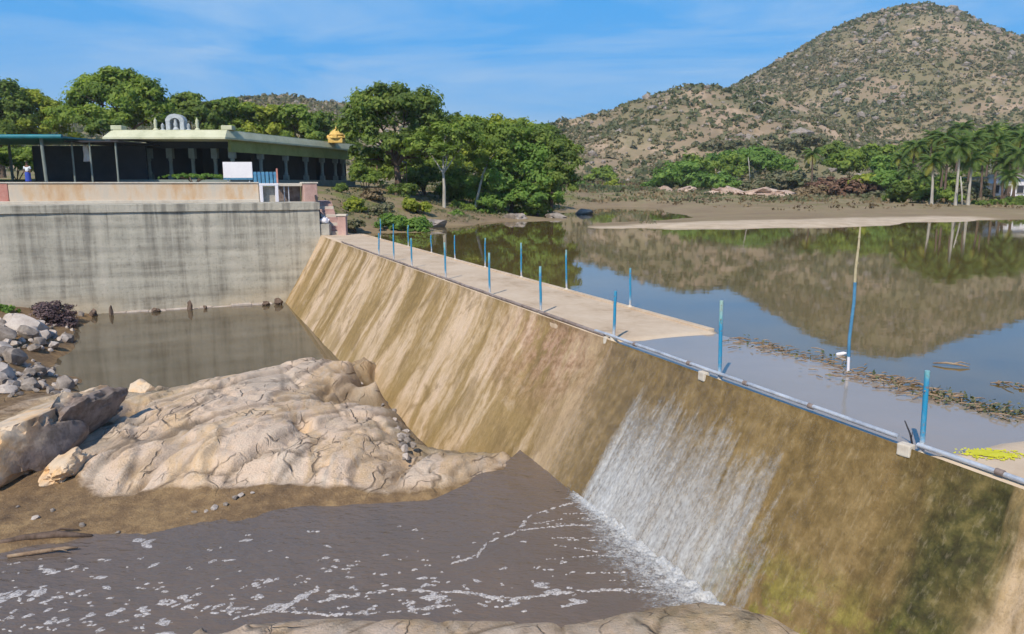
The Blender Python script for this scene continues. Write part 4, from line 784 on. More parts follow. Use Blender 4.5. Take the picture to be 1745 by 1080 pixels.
tpart('inner_shrine', MB().prism(ic, ZF, ZS - .02), M['shadedark'])
tpart('back_wall', wallseg(D2, A2, ZF, ZS, .3), M['shadedark']); tpart('back_wall', wallseg(C2, D2, ZF, ZS, .3), M['shadedark'])  # walls added to stop light passing through, painted dark like the shade inside
for p in (off(A_, -.2), off(B_, -.2)): tpart('roof_corner', MB().box((p.x - .45, p.y - .45, ZT + .063), (p.x + .45, p.y + .45, ZT + .42), bev=.06), M['cream'])
# roof sculptures, each standing on the roof
def on_roof(px): return aty(px, 224, 64.6).x
e = empty('roof_shrine', (on_roof(300), 64.8, ZT + .055), 'grey white arched shrine niche standing on the temple roof', 'shrine')
for sx_ in (-1, 1): MB().box((sx_ * .58 - .17, -.35, 0), (sx_ * .58 + .17, .35, .75), bev=.03).build('jamb', M['sculpt'], e)
ring = [(math.cos(a) * .78, math.sin(a) * .62 + .72) for a in np.linspace(math.pi, 0, 13)] ; inn = [(math.cos(a) * .40, math.sin(a) * .28 + .72) for a in np.linspace(0, math.pi, 13)]
bb = bmesh.new(); fr_ = [bb.verts.new((x_, -.36, z_)) for x_, z_ in ring + inn]; fc = bb.faces.new(fr_); ex = bmesh.ops.extrude_face_region(bb, geom=[fc])
for v in ex['geom']:
    if isinstance(v, bmesh.types.BMVert): v.co.y += .72
bmesh.ops.recalc_face_normals(bb, faces=bb.faces); me = bpy.data.meshes.new('arch'); bb.to_mesh(me); bb.free(); me.materials.append(M['sculpt']); obj('arch', me, e)
MB().box((-.42, .2, 0), (.42, .34, 1.05)).build('back_slab', M['sculpt'], e)
MB().lathe([(.24, 0), (.26, .1), (.13, .3), (.19, .5), (.12, .68), (.12, .76), (.14, .86), (.05, .98)], 14, (0, -.15, 0)).build('figure', M['sculpt'], e, True, 40)
for px, hh, mm, lab in ((265, 1.05, 'cream', 'slender cream finial on the temple roof left of the shrine'), (336, 1.05, 'cream', 'slender cream finial on the temple roof right of the shrine'), (277, .62, 'sculpt', 'small pale figurine left of the roof shrine'), (321, .62, 'sculpt', 'small pale figurine right of the roof shrine')):
    e = empty('roof_finial' if mm == 'cream' else 'figurine', (on_roof(px), 64.7, ZT + .06), lab, 'finial' if mm == 'cream' else 'figurine')
    MB().lathe([(.22, 0), (.22, .10 * hh), (.10, .2 * hh), (.13, .45 * hh), (.15, .6 * hh)], 12).build('base', M[mm], e, True, 40); MB().lathe([(.12, .60 * hh), (.13, .78 * hh), (.05, .86 * hh), (.02, hh)], 12).build('top', M[mm], e, True, 40)
e = empty('golden_dome', (aty(574, 240, 82).x, 82, ZT - .1), 'small golden stepped dome rising behind the temple roof', 'dome')
MB().box((-.75, -.75, 0), (.75, .75, .45), bev=.04).build('base', M['gold'], e); MB().lathe([(.95, .45), (.98, .55), (.72, .72), (.80, .85), (.62, 1.1), (.40, 1.3), (.16, 1.45)], 16).build('dome', M['gold'], e, True, 35)
MB().lathe([(.06, 1.43), (.13, 1.55), (.10, 1.65), (.03, 1.75), (.02, 2.0)], 10).build('finial', M['gold'], e, True, 40)
for a in range(4): 
    o = MB().box((-.24, -.98, .46), (.24, -.72, .82), bev=.04).build('niche', M['gold'], e); o.rotation_euler = (0, 0, a * math.pi / 2)

# open sheds left of the temple
sh = empty('metal_shed', (-43, 62, 3.4), 'open steel shed with teal sheet roof at the left', 'shed')
def sp(name, mb, m, root): o = mb.build(name, m, root); o.matrix_local = Matrix.Translation(-Vector(root.location)); return o
ZE = aty(50, 232, 58).z
sp('roof_sheet', MB().box((-60, 58, ZE - .10), (aty(105, 230, 58).x, 69, ZE + .02)), M['teal'], sh); sp('gutter', MB().tube([(-60, 57.95, ZE - .02), (aty(106, 230, 58).x, 57.95, ZE - .02)], .16, 10), M['teal'], sh)
for x_ in (aty(76, 270, 58.4).x, aty(76, 270, 58.4).x - 9): sp('post', MB().tube([(x_, 58.4, 2.2), (x_ - .12, 58.4, ZE - .1)], .12, 10), M['pillar'], sh); sp('post', MB().tube([(x_, 68.4, 2.2), (x_, 68.4, ZE - .1)], .12, 10), M['pillar'], sh)
sh2 = empty('dark_shed', (-36, 64, 3.4), 'dark low roofed shelter between the teal shed and the temple', 'shelter')
x0, x1 = aty(106, 235, 60).x, aty(212, 235, 62).x; sp('roof_sheet', MB().box((x0 + .1, 60, ZE - .32), (x1 + .5, 72, ZE - .2)), M['darkmetal'], sh2)
sp('back_wall', MB().box((-40.6, 66, 2.8), (-31.0, 66.2, ZE - .33)), M['shadedark'], sh2)  # added backdrop, its dark colour standing in for shade under the roof
for x_ in (x0 + .5, x1 - 1.9, x1 + .1): sp('post', MB().tube([(x_, 60.3, 2.3), (x_, 60.3, ZE - .32)], .07, 8), M['pillar'], sh2)
e = empty('white_cloth', aty(148, 262, 62), 'white cloth hanging under the dark shelter roof', 'cloth')
V = np.array([[x_, .06 * math.sin(x_ * 14 + z_ * 3), z_] for z_ in np.linspace(-.6, .7, 12) for x_ in np.linspace(-.28 + .1 * z_, .16 - .1 * z_, 8)]); me = npmesh('drape', V, grid(12, 8), M['white']); o = obj('drape', me, e); so_ = o.modifiers.new('thick', 'SOLIDIFY'); so_.thickness = .012
MB().tube([(-.9, 0, .74), (.5, 0, .74)], .02).build('rod', M['darkmetal'], e)
e = empty('white_board', aty(406, 303, 58), 'blank white board on short posts in front of the temple', 'board')
hw = 24.5 * 58 / 1300; MB().box((-hw, -.04, .0), (hw, .04, 1.17), bev=.015).build('panel', M['white'], e)
for s_ in (-.8, .8): MB().box((s_ - .04, .045, -1.0), (s_ + .04, .12, 1.0)).build('post', M['steel'], e)
MB().box((-hw, -.06, -.12), (hw, .06, -.02)).build('bottom_rail', M['bluep'], e)
e = empty('blue_barrier', aty(452, 310, 58), 'light blue metal barrier right of the white board', 'barrier')
for i in range(6): MB().box((-.85 + i * .3, -.03, -.3), (-.62 + i * .3, .03, .75), bev=.01).build('slat', M['bluep'], e)
MB().box((-.95, .033, .55), (.95, .09, .65)).build('rail', M['tarp'], e); MB().box((.86, -.05, -.5), (.98, .03, 1.0)).build('end_post', M['red'], e)
tp_ = aty(665, 284, 84); e = empty('blue_tarp', tp_, 'blue tarpaulin shelter under the big tree right of the temple', 'tarpaulin')
V = np.array([[x_, y_, .7 + .16 * math.cos(x_ * 1.8) - .12 * abs(y_)] for y_ in np.linspace(-1, 1, 6) for x_ in np.linspace(-1.7, 1.7, 10)]); me = npmesh('sheet', V, grid(6, 10), M['tarp']); o = obj('sheet', me, e); o.modifiers.new('thick', 'SOLIDIFY').thickness = .02
for x_, y_ in ((-1.6, -.95), (1.6, -.95), (-1.6, .95), (1.6, .95)): MB().tube([(x_, y_, -2), (x_, y_, .62)], .05).build('pole', M['stick'], e)

# person behind the parapet
pe = empty('person', aty(48, 303, 57.0) + Vector((0, 0, -.55)), 'person in white shirt and blue wrap standing behind the red parapet end', 'person')
def skin(name, V, E_, Rr, m, parent, sub=2):
    me = bpy.data.meshes.new(name); me.from_pydata(V, E_, []); o = obj(name, me, parent); o.modifiers.new('skin', 'SKIN'); me.materials.append(m)
    for i, r in enumerate(Rr): me.skin_vertices[0].data[i].radius = (r, r * .8); 
    me.skin_vertices[0].data[0].use_root = True; s_ = o.modifiers.new('sub', 'SUBSURF'); s_.levels = s_.render_levels = sub; return o
skm = gm('brown_skin', [(.14, .07, .045), (.19, .10, .065)], 5, rough=.6); hairm = gm('black_hair', [(.01, .009, .008), (.02, .018, .016)], 8, rough=.6); shirt = gm('white_shirt', [(.6, .62, .66), (.72, .74, .78)], 4); wrap = gm('blue_wrap', [(.03, .06, .35), (.05, .10, .5)], 4)
V = [(0, 0, .92), (0, 0, 1.15), (0, 0, 1.38), (0, -.01, 1.48), (0, -.02, 1.56), (0, -.02, 1.68), (-.19, 0, 1.37), (-.25, -.02, 1.10), (-.24, -.12, .88), (.19, 0, 1.37), (.26, -.02, 1.10), (.22, -.14, .90), (-.10, 0, .86), (-.11, 0, .48), (-.11, .02, .08), (-.11, -.14, .03), (.10, 0, .86), (.11, 0, .48), (.11, .02, .08), (.11, -.14, .03)]
E2 = [(0, 1), (1, 2), (2, 3), (3, 4), (4, 5), (2, 6), (6, 7), (7, 8), (2, 9), (9, 10), (10, 11), (0, 12), (12, 13), (13, 14), (14, 15), (0, 16), (16, 17), (17, 18), (18, 19)]
skin('body', V, E2, [.14, .13, .14, .055, .085, .075, .06, .045, .035, .06, .045, .035, .085, .06, .042, .035, .085, .06, .042, .035], skm, pe)
skin('shirt', [(0, 0, .95), (0, 0, 1.16), (0, 0, 1.38), (-.20, 0, 1.36), (-.25, -.01, 1.16), (.20, 0, 1.36), (.255, -.01, 1.16)], [(0, 1), (1, 2), (2, 3), (3, 4), (2, 5), (5, 6)], [.17, .16, .165, .08, .07, .08, .07], shirt, pe)
MB().lathe([(.20, .30), (.19, .60), (.19, .90), (.175, .97)], 16).build('wrap', wrap, pe, True, 50)
bs = bmesh.new(); bmesh.ops.create_icosphere(bs, subdivisions=3, radius=.10)
for v in list(bs.verts):
    if v.co.z < -.01 and v.co.y < .02 or v.co.z < -.05: bs.verts.remove(v)
me = bpy.data.meshes.new('hair'); bs.to_mesh(me); bs.free(); me.materials.append(hairm); o = obj('hair', me, pe); o.location = (0, -.01, 1.66)
for x_ in (-.03, .03): MB().lathe([(.004, -.008), (.011, 0), (.004, .008)], 8, (x_, -.095, 1.63)).build('eye', hairm, pe)
MB().lathe([(.014, 1.585), (.012, 1.60), (.006, 1.625)], 8, (0, -.1, 0)).build('nose', skm, pe, True)

# ================================================================== ROCKS
def rockmesh(name, seed, sub, m, amp=.35, dim=(1, 1, 1), fr=1.0, planes=0):
    b_ = bmesh.new(); bmesh.ops.create_icosphere(b_, subdivisions=sub, radius=1); o_ = Vector((seed * 3.7, seed * 1.3, seed * 7.1)); rn = random.Random(seed)
    pls = [(Vector((rn.gauss(0, 1), rn.gauss(0, 1), rn.gauss(0, 1))).normalized(), rn.uniform(.45, .82)) for _ in range(planes)]
    for v in b_.verts:
        q = v.co.normalized(); r = 1 + amp * mnoise.fractal(q * fr + o_, .9, 2.1, 5) ; p = q * r
        for nn, dd_ in pls:
            k = p.dot(nn) - dd_
            if k > 0: p = p - nn * k * .9
        v.co = Vector((p.x * dim[0], p.y * dim[1], p.z * dim[2]))
    me = bpy.data.meshes.new(name); b_.to_mesh(me); b_.free(); me.materials.append(m); me.polygons.foreach_set('use_smooth', [True] * len(me.polygons)); me.set_sharp_from_angle(angle=R(28)); return me
def boulder(label, px, py, z, dim, seed, m='boulder', rz=0, name='boulder', planes=5, amp=.4):
    p = at(px, py, z); o = obj(name, rockmesh(name, seed, 5, M[m], amp, dim, 1.3, planes), label=label, cat='boulder'); o.location = p; o.rotation_euler = (0, 0, rz); return o
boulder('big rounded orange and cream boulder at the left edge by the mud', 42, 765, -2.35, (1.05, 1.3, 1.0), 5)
boulder('large boulder with right flank painted dark for stain and shade leaning on the bedrock', 128, 715, -2.15, (.85, 1.5, .82), 11, 'stainshade', rz=-.2)
boulder('small cream boulder wedged below the dark flanked boulder', 118, 800, -2.62, (.5, .7, .4), 17)
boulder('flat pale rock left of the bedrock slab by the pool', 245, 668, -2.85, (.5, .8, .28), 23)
# rubble stones of the left bank: pieces of the bank
sm = [rockmesh('stone', 40 + i, 2, M['stone' if i % 2 else 'paler'], .3, (1, rnd, .75), 1.2, 10) for i, rnd in enumerate((.8, .9, 1.1, .75, 1.0, .85))]
g = np.random.default_rng(12); placed = []
def stone(px, py, r):
    q = at(px, py, -3.6)
    zg = float(fd(np.array([q.x]), np.array([q.y]))[0, 0]); q = at(px, py, zg); zg = float(fd(np.array([q.x]), np.array([q.y]))[0, 0])
    o = bpy.data.objects.new('stone', sm[int(g.integers(0, 6))]); C.objects.link(o); o.parent = bank; o.location = (q.x, q.y, zg + r * .35); o.scale = (r, r, r); o.rotation_euler = (g.normal() * .3, g.normal() * .3, g.random() * 6)
for px, py, r in ((26, 618, .62), (48, 585, .55), (12, 575, .6), (35, 563, .4), (72, 590, .45), (5, 600, .45), (88, 572, .35), (62, 560, .3), (20, 548, .35), (92, 605, .33), (60, 622, .3), (104, 590, .25), (128, 558, .28), (140, 546, .25), (10, 640, .35), (44, 648, .25)): stone(px, py, r)
for i in range(230):
    t_ = g.random(); px = -60 + 190 * g.random() - t_ * 40; py = 545 + t_ * 120; 
    if px > 150 - (py - 545) * .8: continue
    stone(px, py, g.gamma(1.6, .075) + .06)
for i in range(60): stone(g.uniform(-10, 130), g.uniform(640, 690), g.gamma(2, .05) + .07)
for px, py, r in ((640, 607, .2), (612, 612, .14), (655, 636, .16), (200, 900, .06), (140, 890, .07), (365, 862, .08), (385, 858, .07), (400, 850, .09), (410, 846, .07), (350, 866, .05), (60, 880, .08), (90, 868, .06), (30, 862, .05), (430, 842, .05), (330, 868, .06)):
    q = at(px, py, -2.75); zg = float(fd(np.array([q.x]), np.array([q.y]))[0, 0]); o = bpy.data.objects.new('stone', sm[int(g.integers(0, 6))]); C.objects.link(o); o.parent = bank; o.location = (q.x, q.y, zg + r * .2); o.scale = (r, r, r); o.rotation_euler = (0, 0, g.random() * 6)
for i in range(46):
    t_ = g.random(); px = 655 + 40 * t_ + g.normal() * 8; py = 640 + 150 * t_ + g.normal() * 8; q = at(px, py, -2.85); zg = float(fd(np.array([q.x]), np.array([q.y]))[0, 0]); r = min(.13, g.gamma(1.6, .05) + .04)
    if zg > -3.3: o = bpy.data.objects.new('stone', sm[int(g.integers(0, 6))]); C.objects.link(o); o.parent = bank; o.location = (q.x, q.y, zg + r * .3); o.scale = (r, r, r); o.rotation_euler = (g.normal() * .3, g.normal() * .3, g.random() * 6)
for px, py, h, w in ((325, 520, .9, .22), (163, 524, .6, .3), (195, 516, .7, .15), (265, 527, .35, .3), (352, 524, .35, .15), (470, 505, .6, .35), (455, 512, .35, .3)):
    q = at(px, py + 8, ZP); q = WP(SWALL - .75, q.x * NV.x + q.y * NV.y, ZP); o = obj('stone', rockmesh('stone', int(px), 3, M['bark'], .45, (w * .8, w * .8, h * .6), 1.6, 4), bank); o.location = q + Vector((0, 0, h * .25))
e = empty('drift_stick', at(75, 945, ZR), 'pale driftwood stick lying half in the water by the mud bank', 'driftwood')
MB().tube([(-.55, -.12, .03), (-.1, .0, .05), (.3, .12, .06), (.5, .16, .05)], [.03, .04, .035, .015], 7).build('stem', M['stick'], e, True); MB().tube([(.1, .05, .06), (.3, .0, .1), (.42, -.02, .08)], [.018, .012, .006], 6).build('twig', M['stick'], e, True)
e = empty('drift_log', at(75, 918, -2.84), 'dark waterlogged log stranded along the edge of the mud bank', 'log')
MB().tube([(-.9, -.25, .0), (-.3, -.05, .05), (.2, .06, .06), (.8, .12, .0)], [.03, .06, .07, .03], 8).build('stem', M['bark'], e, True); MB().tube([(.0, .02, .06), (.2, .2, .1), (.5, .26, .05)], [.03, .02, .01], 6).build('branch', M['bark'], e, True)
# pale rocks on the far shore
for i, (px, py, y_, w, h, lab) in enumerate(((1116, 340, 165, 2.2, 2.4, 'upright pale rock left of the fresh green bushes on the far shore'), (1143, 338, 165, 2.8, 2.6, 'leaning pale rock before the fresh green bushes on the far shore'), (1215, 340, 150, 5.5, 2.6, 'broad whitish rock hump at the left of the pink outcrop'), (1255, 342, 148, 6.5, 2.6, 'pinkish rock outcrop in the middle of the far shore'), (1300, 344, 146, 4.5, 1.8, 'low pale rock right of the pink outcrop'), (1333, 342, 148, 3.2, 2.0, 'rounded cream rock at the right end of the shore outcrop'), (1500, 336, 125, 3.0, 1.4, 'cream rocks below the yellow green bush on the far shore'))):
    p = aty(px, py, y_); o = obj('shore_rock', rockmesh('shore_rock', 60 + i, 4, M['shorerock'], .5, (w * .75, w * .5, h * .5), 2.2, 8), label=lab, cat='rock'); o.location = (p.x, y_ - 12, gz_(p.x, y_ - 12) + h * .05)
for i, (px, py, w, lab) in enumerate(((945, 368, .9, 'dark rock at the foot of the dark tree by the water'), (880, 372, 1.1, 'grey rock on the shore below the leafy trees'), (738, 383, .9, 'pale rock on the bank by the still water'), (992, 362, 1.0, 'dark flat rock in the narrow inlet right of the trees'), (905, 366, .8, 'pale rock between the shoreline roots'))):
    o = obj('shore_rock', rockmesh('shore_rock', 80 + i, 4, M['stone'], .4, (w * 1.2, w, w * .5), 1.4, 5), label=lab, cat='rock'); o.location = at(px, py, .1)

# ================================================================== VEGETATION
def crown_mesh(name, blobs, n, size, m, seed, origin, clump=.34, k_cl=26):
    g = np.random.default_rng(seed); C_, w = [], []
    for c, r in blobs:
        kk = max(6, int(k_cl)); dr = g.normal(size=(kk, 3)); dr /= np.linalg.norm(dr, axis=1)[:, None]; dr[:, 2] = np.where(dr[:, 2] < -.45, -dr[:, 2], dr[:, 2])
        rad = g.uniform(.45, 1.0, kk)[:, None]; C_.append(np.concatenate([np.array(c) + dr * rad * np.array(r), dr, np.full((kk, 1), min(r) * clump), g.random((kk, 1))], 1)); w += [np.prod(r) ** (2 / 3)] * kk
    C_ = np.vstack(C_); w = np.array(w) / sum(w); i = g.choice(len(C_), n, p=w); c = C_[i]
    e_ = g.normal(size=(n, 3)); e_ /= np.linalg.norm(e_, axis=1)[:, None]; rr_ = g.random(n)[:, None] ** .45
    pos = c[:, :3] + e_ * rr_ * c[:, 6:7] * np.array([1.25, 1.25, .75]) * g.uniform(.7, 1.35, (n, 1))
    nr = e_ * .7 + c[:, 3:6] * .5 + np.array([0, 0, .35]) + g.normal(size=(n, 3)) * .35; nr /= np.linalg.norm(nr, axis=1)[:, None]
    tint = np.clip(.5 + (c[:, 7] - .5) * .7 + g.normal(size=n) * .14, 0, 1)
    v, f, tt = leaf_quads(pos - np.array(origin), nr, size, tint, g)
    return npmesh(name, v, f, m, smooth=False, attrs={'tint': tt})
def pxblobs(L): 
    out = []
    for px, py, y_, rx, ry in L: c = aty(px, py, y_); out.append((tuple(c), (rx * y_ / 1300 * 1.2, rx * y_ / 1300 * 1.1, ry * y_ / 1300 * 1.2)))
    return out
def tree(name, label, base, blobs, mat, n, size, bark='bark', tr=.22, seed=1, forks=None, group=None, trunkpts=None, cat='tree', k_cl=26, clump=.34):
    base = Vector(base); e = empty(name, base, label, cat, group); bl = pxblobs(blobs); rn = random.Random(seed)
    mid = sum((Vector(c) for c, r in bl), Vector()) / len(bl) - base; b_ = MB()
    tp = [Vector((0, 0, -.3))] + ([Vector(q) - base for q in trunkpts] if trunkpts else [Vector((mid.x * .15 + rn.uniform(-.1, .1), 0, mid.z * .25)), Vector((mid.x * .35, mid.y * .3, mid.z * .5))])
    k = len(tp); b_.tube(tp, [tr * (1.25 - .55 * i / (k - 1)) for i in range(k)], 9)
    top = tp[-1]
    for c, r in bl:
        q = Vector(c) - base; m_ = top.lerp(q, .5) + Vector((rn.uniform(-.3, .3), rn.uniform(-.3, .3), rn.uniform(0, .35))); b_.tube([top - (top - tp[-2]) * .2, m_, q], [tr * .55, tr * .34, tr * .1], 7)
        for _ in range(3):
            w_ = q + Vector((rn.uniform(-1, 1) * r[0], rn.uniform(-1, 1) * r[1], rn.uniform(-.3, .9) * r[2])) * .8; b_.tube([m_.lerp(q, .4), m_.lerp(w_, .65) + Vector((0, 0, .1)), w_], [tr * .24, tr * .15, tr * .05], 5)
    b_.build('trunk', M[bark], e, True, 60)
    obj('crown', crown_mesh('crown', bl, int(n * 1.3), size, LM[mat], seed, base, clump, k_cl), e); return e
def foot(px, y_): p = aty(px, 300, y_); return (p.x, p.y, gz_(p.x, p.y))
# grove by the water, centre
tree('rain_tree', 'tall spreading tree with brown trunks right of the temple', foot(678, 78), [(640, 200, 78, 42, 34), (695, 190, 78, 46, 34), (662, 168, 79, 40, 22), (612, 222, 77, 26, 30), (738, 222, 79, 36, 28), (650, 245, 77, 46, 24), (705, 246, 77, 40, 22), (690, 268, 80, 50, 22), (630, 272, 80, 34, 18), (620, 185, 79, 26, 26), (720, 200, 80, 30, 26)], 'dark', 15000, .21, tr=.34, seed=2)
tree('fork_tree', 'slender tree with pale forked trunk on the bank', foot(756, 74), [(726, 250, 74, 34, 20), (795, 240, 75, 32, 22), (760, 232, 75, 36, 20), (760, 262, 74, 26, 13)], 'mid', 5200, .17, 'palebark', .15, 3, trunkpts=[aty(757, 318, 74), aty(755, 290, 74)])
tree('gap_tree', 'bushy green tree filling the gap behind the tall spreading tree', foot(725, 90), [(720, 255, 90, 36, 26), (748, 275, 90, 32, 26), (700, 285, 89, 34, 24), (670, 280, 91, 34, 26), (640, 290, 92, 34, 24)], 'mid', 8500, .2, seed=14)
tree('leaning_tree', 'tree with thin pale leaning trunk at the water edge', foot(806, 78), [(830, 240, 80, 42, 24), (800, 226, 81, 32, 20), (868, 236, 80, 36, 22), (842, 268, 79, 34, 18)], 'mid', 7500, .18, 'palebark', .13, 4, trunkpts=[aty(814, 335, 78), aty(822, 300, 78), aty(834, 268, 79)])
tree('leafy_tree', 'broad leafy green tree hanging over the still water', foot(870, 81), [(868, 300, 80, 46, 36), (870, 345, 79, 46, 18), (930, 342, 79, 34, 18), (905, 262, 81, 40, 34), (850, 338, 79, 40, 20), (915, 305, 80, 34, 34), (885, 335, 79, 36, 20), (820, 325, 80, 30, 24)], 'bush', 13000, .19, tr=.22, seed=5)
tree('dark_tree', 'dark dense tree at the right end of the grove', foot(938, 80), [(955, 275, 80, 28, 36), (944, 312, 80, 30, 28), (930, 248, 81, 28, 24), (962, 310, 80, 20, 22)], 'dark', 9000, .18, tr=.2, seed=6)
for i, (px, bl, mt, lab) in enumerate(((790, [(785, 222, 98, 34, 22), (760, 235, 98, 34, 24)], 'dark', 'tree just behind the pale forked trunk, middle of the grove'), (840, [(835, 220, 97, 40, 20), (870, 222, 97, 30, 18)], 'bright', 'yellow green tree top behind the leaning pale trunk'), (905, [(900, 226, 96, 34, 18), (925, 235, 96, 26, 20)], 'mid', 'tree top behind the broad leafy tree of the grove'))):
    tree('grove_tree', lab, foot(px, 97), bl + [(px - 20, 262, 97, 40, 30), (px + 20, 270, 97, 40, 30), (px, 305, 96, 46, 30), (px, 335, 94, 46, 18)], mt, 9500, .23, seed=20 + i)
# woodland behind the temple, left
tree('broad_tree', 'big round crowned tree above the dark shelter at left', foot(200, 88), [(200, 165, 88, 54, 34), (150, 178, 88, 40, 30), (250, 172, 88, 38, 30), (205, 143, 89, 44, 20), (135, 205, 87, 40, 26), (270, 195, 88, 28, 22), (200, 205, 86, 60, 24), (165, 150, 89, 28, 20)], 'mid', 17000, .22, tr=.4, seed=7)
tree('side_tree', 'dark tree cut by the left edge of the picture', foot(5, 92), [(0, 180, 92, 36, 36), (25, 200, 92, 30, 26), (-40, 180, 92, 40, 40), (10, 160, 92, 20, 18), (-10, 235, 90, 44, 30)], 'dark', 9000, .22, tr=.3, seed=8)
tree('side_tree', 'yellow green tree between the left edge and the big round tree', foot(75, 95), [(70, 190, 95, 34, 24), (95, 205, 95, 30, 22), (50, 175, 96, 26, 18), (70, 225, 94, 50, 26)], 'bright', 8500, .22, tr=.25, seed=9)
for i, (px, bl, mt, lab) in enumerate(((325, [(320, 178, 96, 28, 18), (345, 195, 96, 34, 20), (330, 215, 95, 46, 24)], 'dark', 'dark tree right behind the roof shrine'), (395, [(395, 195, 102, 34, 22), (370, 205, 102, 28, 20), (400, 225, 101, 46, 20)], 'mid', 'green tree behind the front corner of the temple'), (450, [(440, 198, 104, 34, 20), (470, 205, 104, 28, 20), (450, 228, 103, 46, 20)], 'bright', 'light green tree second right of the temple front corner'), (505, [(500, 205, 104, 32, 20), (530, 212, 105, 28, 20), (510, 235, 103, 46, 18)], 'mid', 'green tree behind the middle of the temple side'), (560, [(555, 218, 108, 32, 20), (585, 225, 108, 28, 20), (570, 245, 107, 40, 20)], 'dark', 'dark tree behind the golden dome'))):
    tree('wood_tree', lab, foot(px, 100 + i), bl, mt, 6000, .25, seed=40 + i)
tree('shade_trunk', 'tree with pale pinkish trunk under the dark shelter', aty(190, 305, 73.5) - Vector((0, 0, .3)), [(190, 215, 74, 26, 12), (170, 222, 74, 20, 10)], 'dark', 1500, .2, 'palebark', .3, 71)
# low shrubs
def bush(label, px, py, y_, rx, ry, mt, n, size, seed, name='shrub', group=None, k_cl=20):
    c = aty(px, py, y_); base = Vector((c.x, c.y, c.z - ry * y_ / 1300 * .95)); e = empty(name, base, label, 'shrub', group); rn = random.Random(seed)
    ra, rb = rx * y_ / 1300, ry * y_ / 1300; bl = [(tuple(c + Vector((rn.uniform(-.55, .55) * ra, rn.uniform(-.4, .4) * ra, rn.uniform(-.35, .3) * rb))), (ra * rn.uniform(.42, .62), ra * .5, rb * rn.uniform(.5, .75))) for _ in range(5)]
    b_ = MB()
    for q, r in bl: q = Vector(q) - base; b_.tube([Vector((rn.uniform(-.1, .1), 0, -.25)), q * .5 + Vector((rn.uniform(-.1, .1), 0, 0)), q], [.05, .04, .015], 5)
    b_.build('stems', M['bark'], e, True); obj('foliage', crown_mesh('foliage', bl, n, size, LM[mt], seed, base, .38, k_cl), e); return e
B3 = [('pale green shrub on the bank left of the pale forked trunk', 715, 350, 66, 34, 16, 'bright', 2400, .14), ('olive shrub on the bank above the reed clump', 655, 358, 61, 30, 14, 'scrub', 2000, .13), ('small bush hanging over the bank right of the reed clump', 765, 368, 70, 28, 12, 'bush', 2000, .14), ('green bush between the temple end and the tall spreading tree', 622, 300, 76, 30, 26, 'mid', 3200, .16), ('leafy bush at the waterline below the leaning pale trunk', 800, 358, 77, 34, 16, 'mid', 2800, .15), ('dark bush between the broad leafy tree and the dark tree', 930, 345, 80, 34, 22, 'dark', 3000, .16), ('fresh green reed clump on the near bank beside the walkway', 690, 382, 56, 46, 22, 'bush', 3800, .13), ('light green shrub at the top of the stairs bank', 603, 350, 60, 22, 20, 'bright', 1700, .13), ('dark round clipped shrub by the temple corner', 580, 318, 66, 15, 12, 'dark', 1500, .12), ('grey green weeds along the far end of the walkway', 608, 385, 54, 26, 14, 'scrub', 1500, .11),
      ('dry brown bush on the slope below the tall spreading tree', 640, 335, 66, 34, 16, 'dry', 2000, .14), ('dark shrub under the tall spreading tree', 690, 325, 74, 34, 14, 'dark', 2200, .15), ('green undergrowth right of the pale forked trunk', 795, 322, 86, 46, 36, 'mid', 5000, .18), ('dark undergrowth left of the pale forked trunk', 722, 305, 88, 46, 30, 'dark', 5000, .18),
      ('leafy shoots drooping over the shoreline', 838, 362, 79, 40, 12, 'bush', 2600, .15), ('low green shrub at the foot of the broad leafy tree', 905, 360, 80, 34, 11, 'mid', 2200, .15), ('thin weed tuft in front of the orange parapet', 282, 328, 53.2, 20, 14, 'scrub', 700, .10), ('dry weed tuft at the foot of the cream parapet', 118, 336, 53.2, 16, 6, 'dry', 400, .08), 
      ('green weed patch at the foot of the wall, left edge', 12, 528, 41.5, 26, 14, 'bush', 1500, .10), ('heap of purplish dry brushwood against the wall', 92, 540, 41.0, 52, 34, 'purple', 7500, .07), ('dark green hedge seen under the teal shed', 25, 272, 72, 56, 34, 'mid', 6500, .17), ('low green plants before the temple front', 330, 300, 58.5, 60, 8, 'bush', 1600, .10), ('dark leafy shrub behind the shed posts', 110, 290, 74.5, 30, 18, 'dark', 2000, .17)]
for i, (lab, px, py, y_, rx, ry, mt, n, sz) in enumerate(B3): bush(lab, px, py, y_, rx, ry, mt, n, sz, 200 + i)
